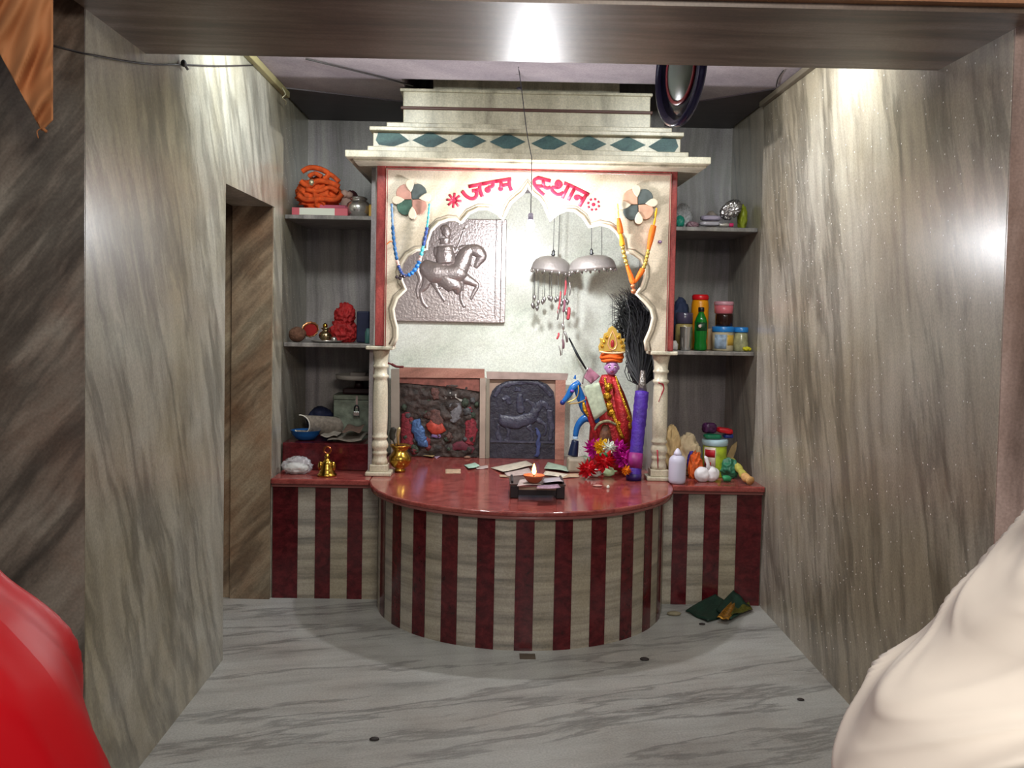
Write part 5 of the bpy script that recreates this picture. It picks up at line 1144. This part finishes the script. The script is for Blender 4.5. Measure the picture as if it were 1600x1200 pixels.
# fluorescent tubes high behind the lintel
for (x, y, lab) in ((-.62, 3.72, 'fluorescent tube on the ceiling near the left wall'), (.92, 3.62, 'fluorescent tube on the ceiling near the right wall')):
    tf = thing('fluorescent_tube', (x, y, ZC-.045), lab+' behind the lintel', 'lamp')
    G().box((x-.27, y-.03, ZC-.018), (x+.27, y-.005, ZC-.001), bev=.003).build('batten', mat('white_batten', 'cfcfcf', .4), tf)
    G().tube([(x-.25, y-.018, ZC-.032), (x+.25, y-.018, ZC-.032)], .012, 12).build('tube', mat('tube_glow', 'e8fff4', .4, emit=4), tf)
# ------------------------------------------------------------------ on the floor
fg = thing('folded_cloth', PZ(1125, 955, 0), 'dark green cloth with a gold border folded on the floor by the right wall', 'cloth')
gm = mat('dark_green_cloth', '0f2e22', .6, var=.4, vscale=20, bump=.3, bscale=60)
def fl4(pts, zs4, name, m, par, th=.006, amp=.004):
    q = [PZ(x, y, zz) for (x, y), zz in zip(pts, zs4)]
    q = [P(x, y, YW-.012) if c_.y > YW-.012 else c_ for c_, (x, y) in zip(q, pts)]
    G().grid(lambda u, v: (q[0]*(1-u)+q[1]*u)*(1-v)+(q[3]*(1-u)+q[2]*u)*v+Vector((0, 0, amp*(1+sin(9*u+4*v)))), 14, 10, thick=(0, 0, th)).build(name, m, par)
fl4([(1071, 957), (1106, 973), (1150, 958), (1118, 930)], (.002, .002, .004, .035), 'green_fold', gm, fg)
fl4([(1118, 957), (1142, 970), (1172, 950), (1146, 924)], (.014, .012, .010, .05), 'green_fold', gm, fg)
fl4([(1120, 966), (1138, 970), (1156, 945), (1146, 938)], (.024, .022, .030, .045), 'gold_border', mat('gold_brocade', 'a8782a', .35, .6, var=.6, vscale=90), fg, .003, .003)
fl4([(1142, 962), (1176, 954), (1170, 942), (1150, 946)], (.028, .010, .018, .034), 'olive_border', mat('olive_brocade', '5a5a22', .4, .4, var=.6, vscale=90), fg, .003, .003)
one(crumple(G(), PZ(1053, 961, 0)+Vector((0, 0, .008)), (.032, .02, .010), .2, 2, 101, n=3, flatz=.001), 'paper_packet', mat('grey_tan_paper', '8a8068', .7), 'small crumpled tan paper on the floor beside the altar', 'paper')
for i, (x, y, r, lab) in enumerate(((1097, 976, .011, 'dark seed on the floor just before the green cloth'), (1007, 1031, .014, 'dark seed on the floor right of the altar front'), (1251, 1094, .010, 'dark seed on the floor near the right wall'), (585, 1156, .012, 'dark seed on the floor in the left foreground'))):
    one(crumple(G(), PZ(x, y, 0)+Vector((0, 0, r*.3)), (r*1.3, r, r*.4), .2, 2, 110+i, n=3, flatz=.0005), 'seed', mat('dark_seed', '2a2120', .6), lab, 'seed', 'dark seeds scattered on the floor')
one(G().box(PZ(812, 1030, 0)+Vector((0, 0, .0005)), PZ(836, 1022, 0)+Vector((0, 0, .002))), 'drain_plate', mat('stained_metal', '5d5346', .5, .3, var=.3), 'small dull plate set in the floor before the altar', 'plate')
one(crumple(G(), PZ(1036, 941, 0)+Vector((0, 0, .005)), (.012, .009, .006), .2, 2, 120, n=3, flatz=.0005), 'white_crumb', white, 'tiny white crumb on the floor at the right plinth', 'crumb')
# ------------------------------------------------------------------ hanging cloth at the top left
oc2 = mat('saffron_drape', 'b4774a', .8, var=.15, vscale=6)
def drape(u, v):
    px = -90+172*u
    yb = 85+1.85*px if px < 64 else 205-(px-64)*1.0
    yb = max(yb, -30); yt = -70
    py = yt+(yb-yt)*v
    f = NZ.noise(Vector((px*.045+py*.02, py*.010, 3)))*.05*(.4+v)+.006*sin(px*.16+py*.05)
    return P(px, py, 2.33+f)
o = one(G().grid(drape, 60, 50, thick=(0, .004, 0)), 'saffron_cloth', oc2, 'faded saffron cloth hanging to a point at the top left of the opening', 'cloth')
one(G().tube(smoothpath([P(66, 200, 2.33), P(58, 205, 2.33), P(60, 216, 2.33)]), .0015, 5).tube([P(66, 200, 2.33), P(73, 206, 2.33)], .004, 6), 'loose_thread', mat('saffron_thread', 'a06438', .8), 'loose frayed thread at the tip of the saffron cloth', 'thread')
# ------------------------------------------------------------------ the two worshippers
def lerp_tab(tab, t):
    for (a, va), (b, vb) in zip(tab, tab[1:]):
        if t <= b:
            k = (t-a)/(b-a) if b > a else 0
            k = k*k*(3-2*k) if False else k
            return [x+(y-x)*k for x, y in zip(va, vb)]
    return list(tab[-1][1])
def smooth_tab(tab, t, w_=.03):
    S_ = [lerp_tab(tab, max(tab[0][0], min(tab[-1][0], t+w_*k_))) for k_ in (-1, -.66, -.33, 0, .33, .66, 1)]
    return [sum(q[i] for q in S_)/7 for i in range(3)]
def skin_body(name, joints, bones, m, parent):
    org = parent.location
    me = bpy.data.meshes.new(name); me.from_pydata([tuple(Vector(j[:3])-org) for j in joints], bones, [])
    o = bpy.data.objects.new(name, me); COL.objects.link(o); o.parent = parent; me.materials.append(m)
    sk = o.modifiers.new('skin', 'SKIN'); sk.use_smooth_shade = True
    for v, j in zip(me.skin_vertices[0].data, joints): v.radius = (j[3], j[4] if len(j) > 4 else j[3])
    me.skin_vertices[0].data[0].use_root = True
    sb = o.modifiers.new('subsurf', 'SUBSURF'); sb.levels = 2; sb.render_levels = 2
    return o
skinm = mat('brown_skin', '8a5a40', .55); hairm = mat('black_hair', '15110f', .5)
def standing(cx, cy, zsh, label, sgn):
    t = thing('person', (cx, cy, 0), label, 'person')
    k = zsh/1.25
    J = [(cx, cy, .88*k, .12, .10), (cx, cy, 1.05*k, .12, .09), (cx, cy-.0, 1.22*k, .13, .09), (cx, cy+.05, 1.33*k, .05, .05), (cx, cy+.10, 1.44*k, .085, .085), (cx, cy+.11, 1.53*k, .075, .08),
         (cx-.08, cy, .80*k, .085), (cx-.09, cy, .45*k, .055), (cx-.09, cy+.02, .09, .04), (cx-.09, cy+.14, .03, .035, .025),
         (cx+.08, cy, .80*k, .085), (cx+.09, cy, .45*k, .055), (cx+.09, cy+.02, .09, .04), (cx+.09, cy+.14, .03, .035, .025)]
    B = [(0, 1), (1, 2), (2, 3), (3, 4), (4, 5), (0, 6), (6, 7), (7, 8), (8, 9), (0, 10), (10, 11), (11, 12), (12, 13)]
    skin_body('body', J, B, skinm, t)
    G().ball((cx, cy+.085, 1.50*k), .098, 20, 14, sc=(.92, 1.0, 1.0)).build('hair', hairm, t)
    return t
# woman wrapped in red, lower left
Yr = 1.18
def sil(pts, Y): return [P(x, y, Y) for x, y in pts]
rs = sil([(0, 880), (40, 903), (78, 950), (108, 1008), (132, 1068), (152, 1130), (172, 1200)], Yr)
cxr = -.86
pr = standing(cxr, Yr+.02, 1.16, 'person wrapped in glossy red satin at the lower left edge', 1)
satin = mat('red_satin', 'b00312', .45, var=.04, vscale=6); satin.node_tree.nodes['Principled BSDF'].inputs['Specular IOR Level'].default_value = .28
tab = [(0, (-.86, .44, .34))]
tab = [(0.0, (cxr, .46, .36)), (.55, (cxr, .44, .34))]
def tangent_r(cx_, Yc0, p, ry): m_ = p.x/p.y; return math.sqrt(max(.0025, (cx_-m_*Yc0)**2-(m_*ry)**2))
for p in rs[::-1]: ry_ = .24 if p.z < 1.1 else .19; tab.append((p.z-.035, (cxr, tangent_r(cxr, Yr+.02, p, ry_)-(.032 if p.z > 1.06 else .008), ry_)))
tab += [(1.20, (cxr, .185, .17)), (1.27, (cxr, .14, .14)), (1.36, (cxr, .13, .15)), (1.44, (cxr, .11, .14)), (1.50, (cxr, .05, .07)), (1.515, (cxr, .002, .002))]
tab.sort(key=lambda q: q[0])
print('TAB', [(round(a, 2), round(b[1], 2)) for a, b in tab])
def redf(u, v):
    zz = 1.515*(1-(1-v)**1.0); cx_, rx, ry = smooth_tab(tab, zz, .035); a = 2*pi*u
    q = Vector((cos(a)*1.2+zz*.9, sin(a)*1.2, zz*.8))
    tw = a+zz*1.6
    f = NZ.noise(Vector((cos(tw)*1.9, sin(tw)*1.9, zz*1.0)))*.075+(1-abs(2*NZ.noise(Vector((cos(tw)*3.6, sin(tw)*3.6, zz*1.6+5)))))*.030-.02
    f *= min(1, rx/.3)*(1 if zz < 1.25 else .3)
    f *= (.08+.92*abs(sin(a)))   # keep the outline calm at the very side
    return (cx_+(rx+f)*cos(a), Yr+.02+(ry+f)*sin(a), max(.005, zz))
G().grid(redf, 160, 150, thick=None).build('red_shawl', satin, pr)
# man in a cream kurta, lower right
Yc_ = 1.05
cs = sil([(1300, 1200), (1308, 1160), (1332, 1118), (1350, 1080), (1372, 1048), (1420, 1015), (1460, 985), (1484, 955), (1500, 922), (1530, 896), (1560, 862), (1600, 825)], Yc_)
cxc = cs[-1].x+.30
pm = standing(cxc, Yc_+.02, 1.22, 'person in a creased cream kurta at the lower right edge', -1)
kur = mat('cream_kurta', 'eadfd2', .75, var=.04, vscale=8, sheen=.2)
tab2 = [(0.02, (cxc, .30, .30)), (.5, (cxc, .36, .30)), (.8, (cxc, .44, .30))]
for i, p in enumerate(cs): tab2.append((p.z-.035, (cxc, tangent_r(cxc, Yc_+.02, p, .25), .25)))
zt3 = cs[-1].z
tab2 += [(zt3+.04, (cxc, .23, .20)), (zt3+.07, (cxc, .13, .13)), (zt3+.10, (cxc, .075, .08)), (zt3+.12, (cxc, .07, .07))]
tab2.sort(key=lambda q: q[0]); zmax = zt3+.12
print('TAB2', [(round(a, 2), round(b[1], 2)) for a, b in tab2])
def ridge(x): return 1/(1+(NZ.noise(x)*5.5)**2)
def kurf(u, v):
    zz = .02+(zmax-.02)*v; cx_, rx, ry = smooth_tab(tab2, zz, .02); a = 2*pi*u
    # folds fan out from the elbow towards the shoulder
    s = (1-cos(a-pi))*.5
    ca, sa = cos(a), sin(a)
    w_ = zz - .36*max(0, 1+ca)**.8
    f = (ridge(Vector((w_*11, ca*.7, sa*.7+1)))-.5)*.034 + (ridge(Vector((w_*24+ca, ca*1.2+4, sa*1.2)))-.4)*.012 + (ridge(Vector((w_*6-ca*2, ca*1.5+9, sa)))**2-.3)*.016
    f *= min(1, rx/.3)
    f *= (.22+.78*abs(sin(a)))
    return (cx_+(rx+f)*cos(a), Yc_+.02+(ry+f)*sin(a), zz)
G().grid(kurf, 260, 420).build('kurta', kur, pm)
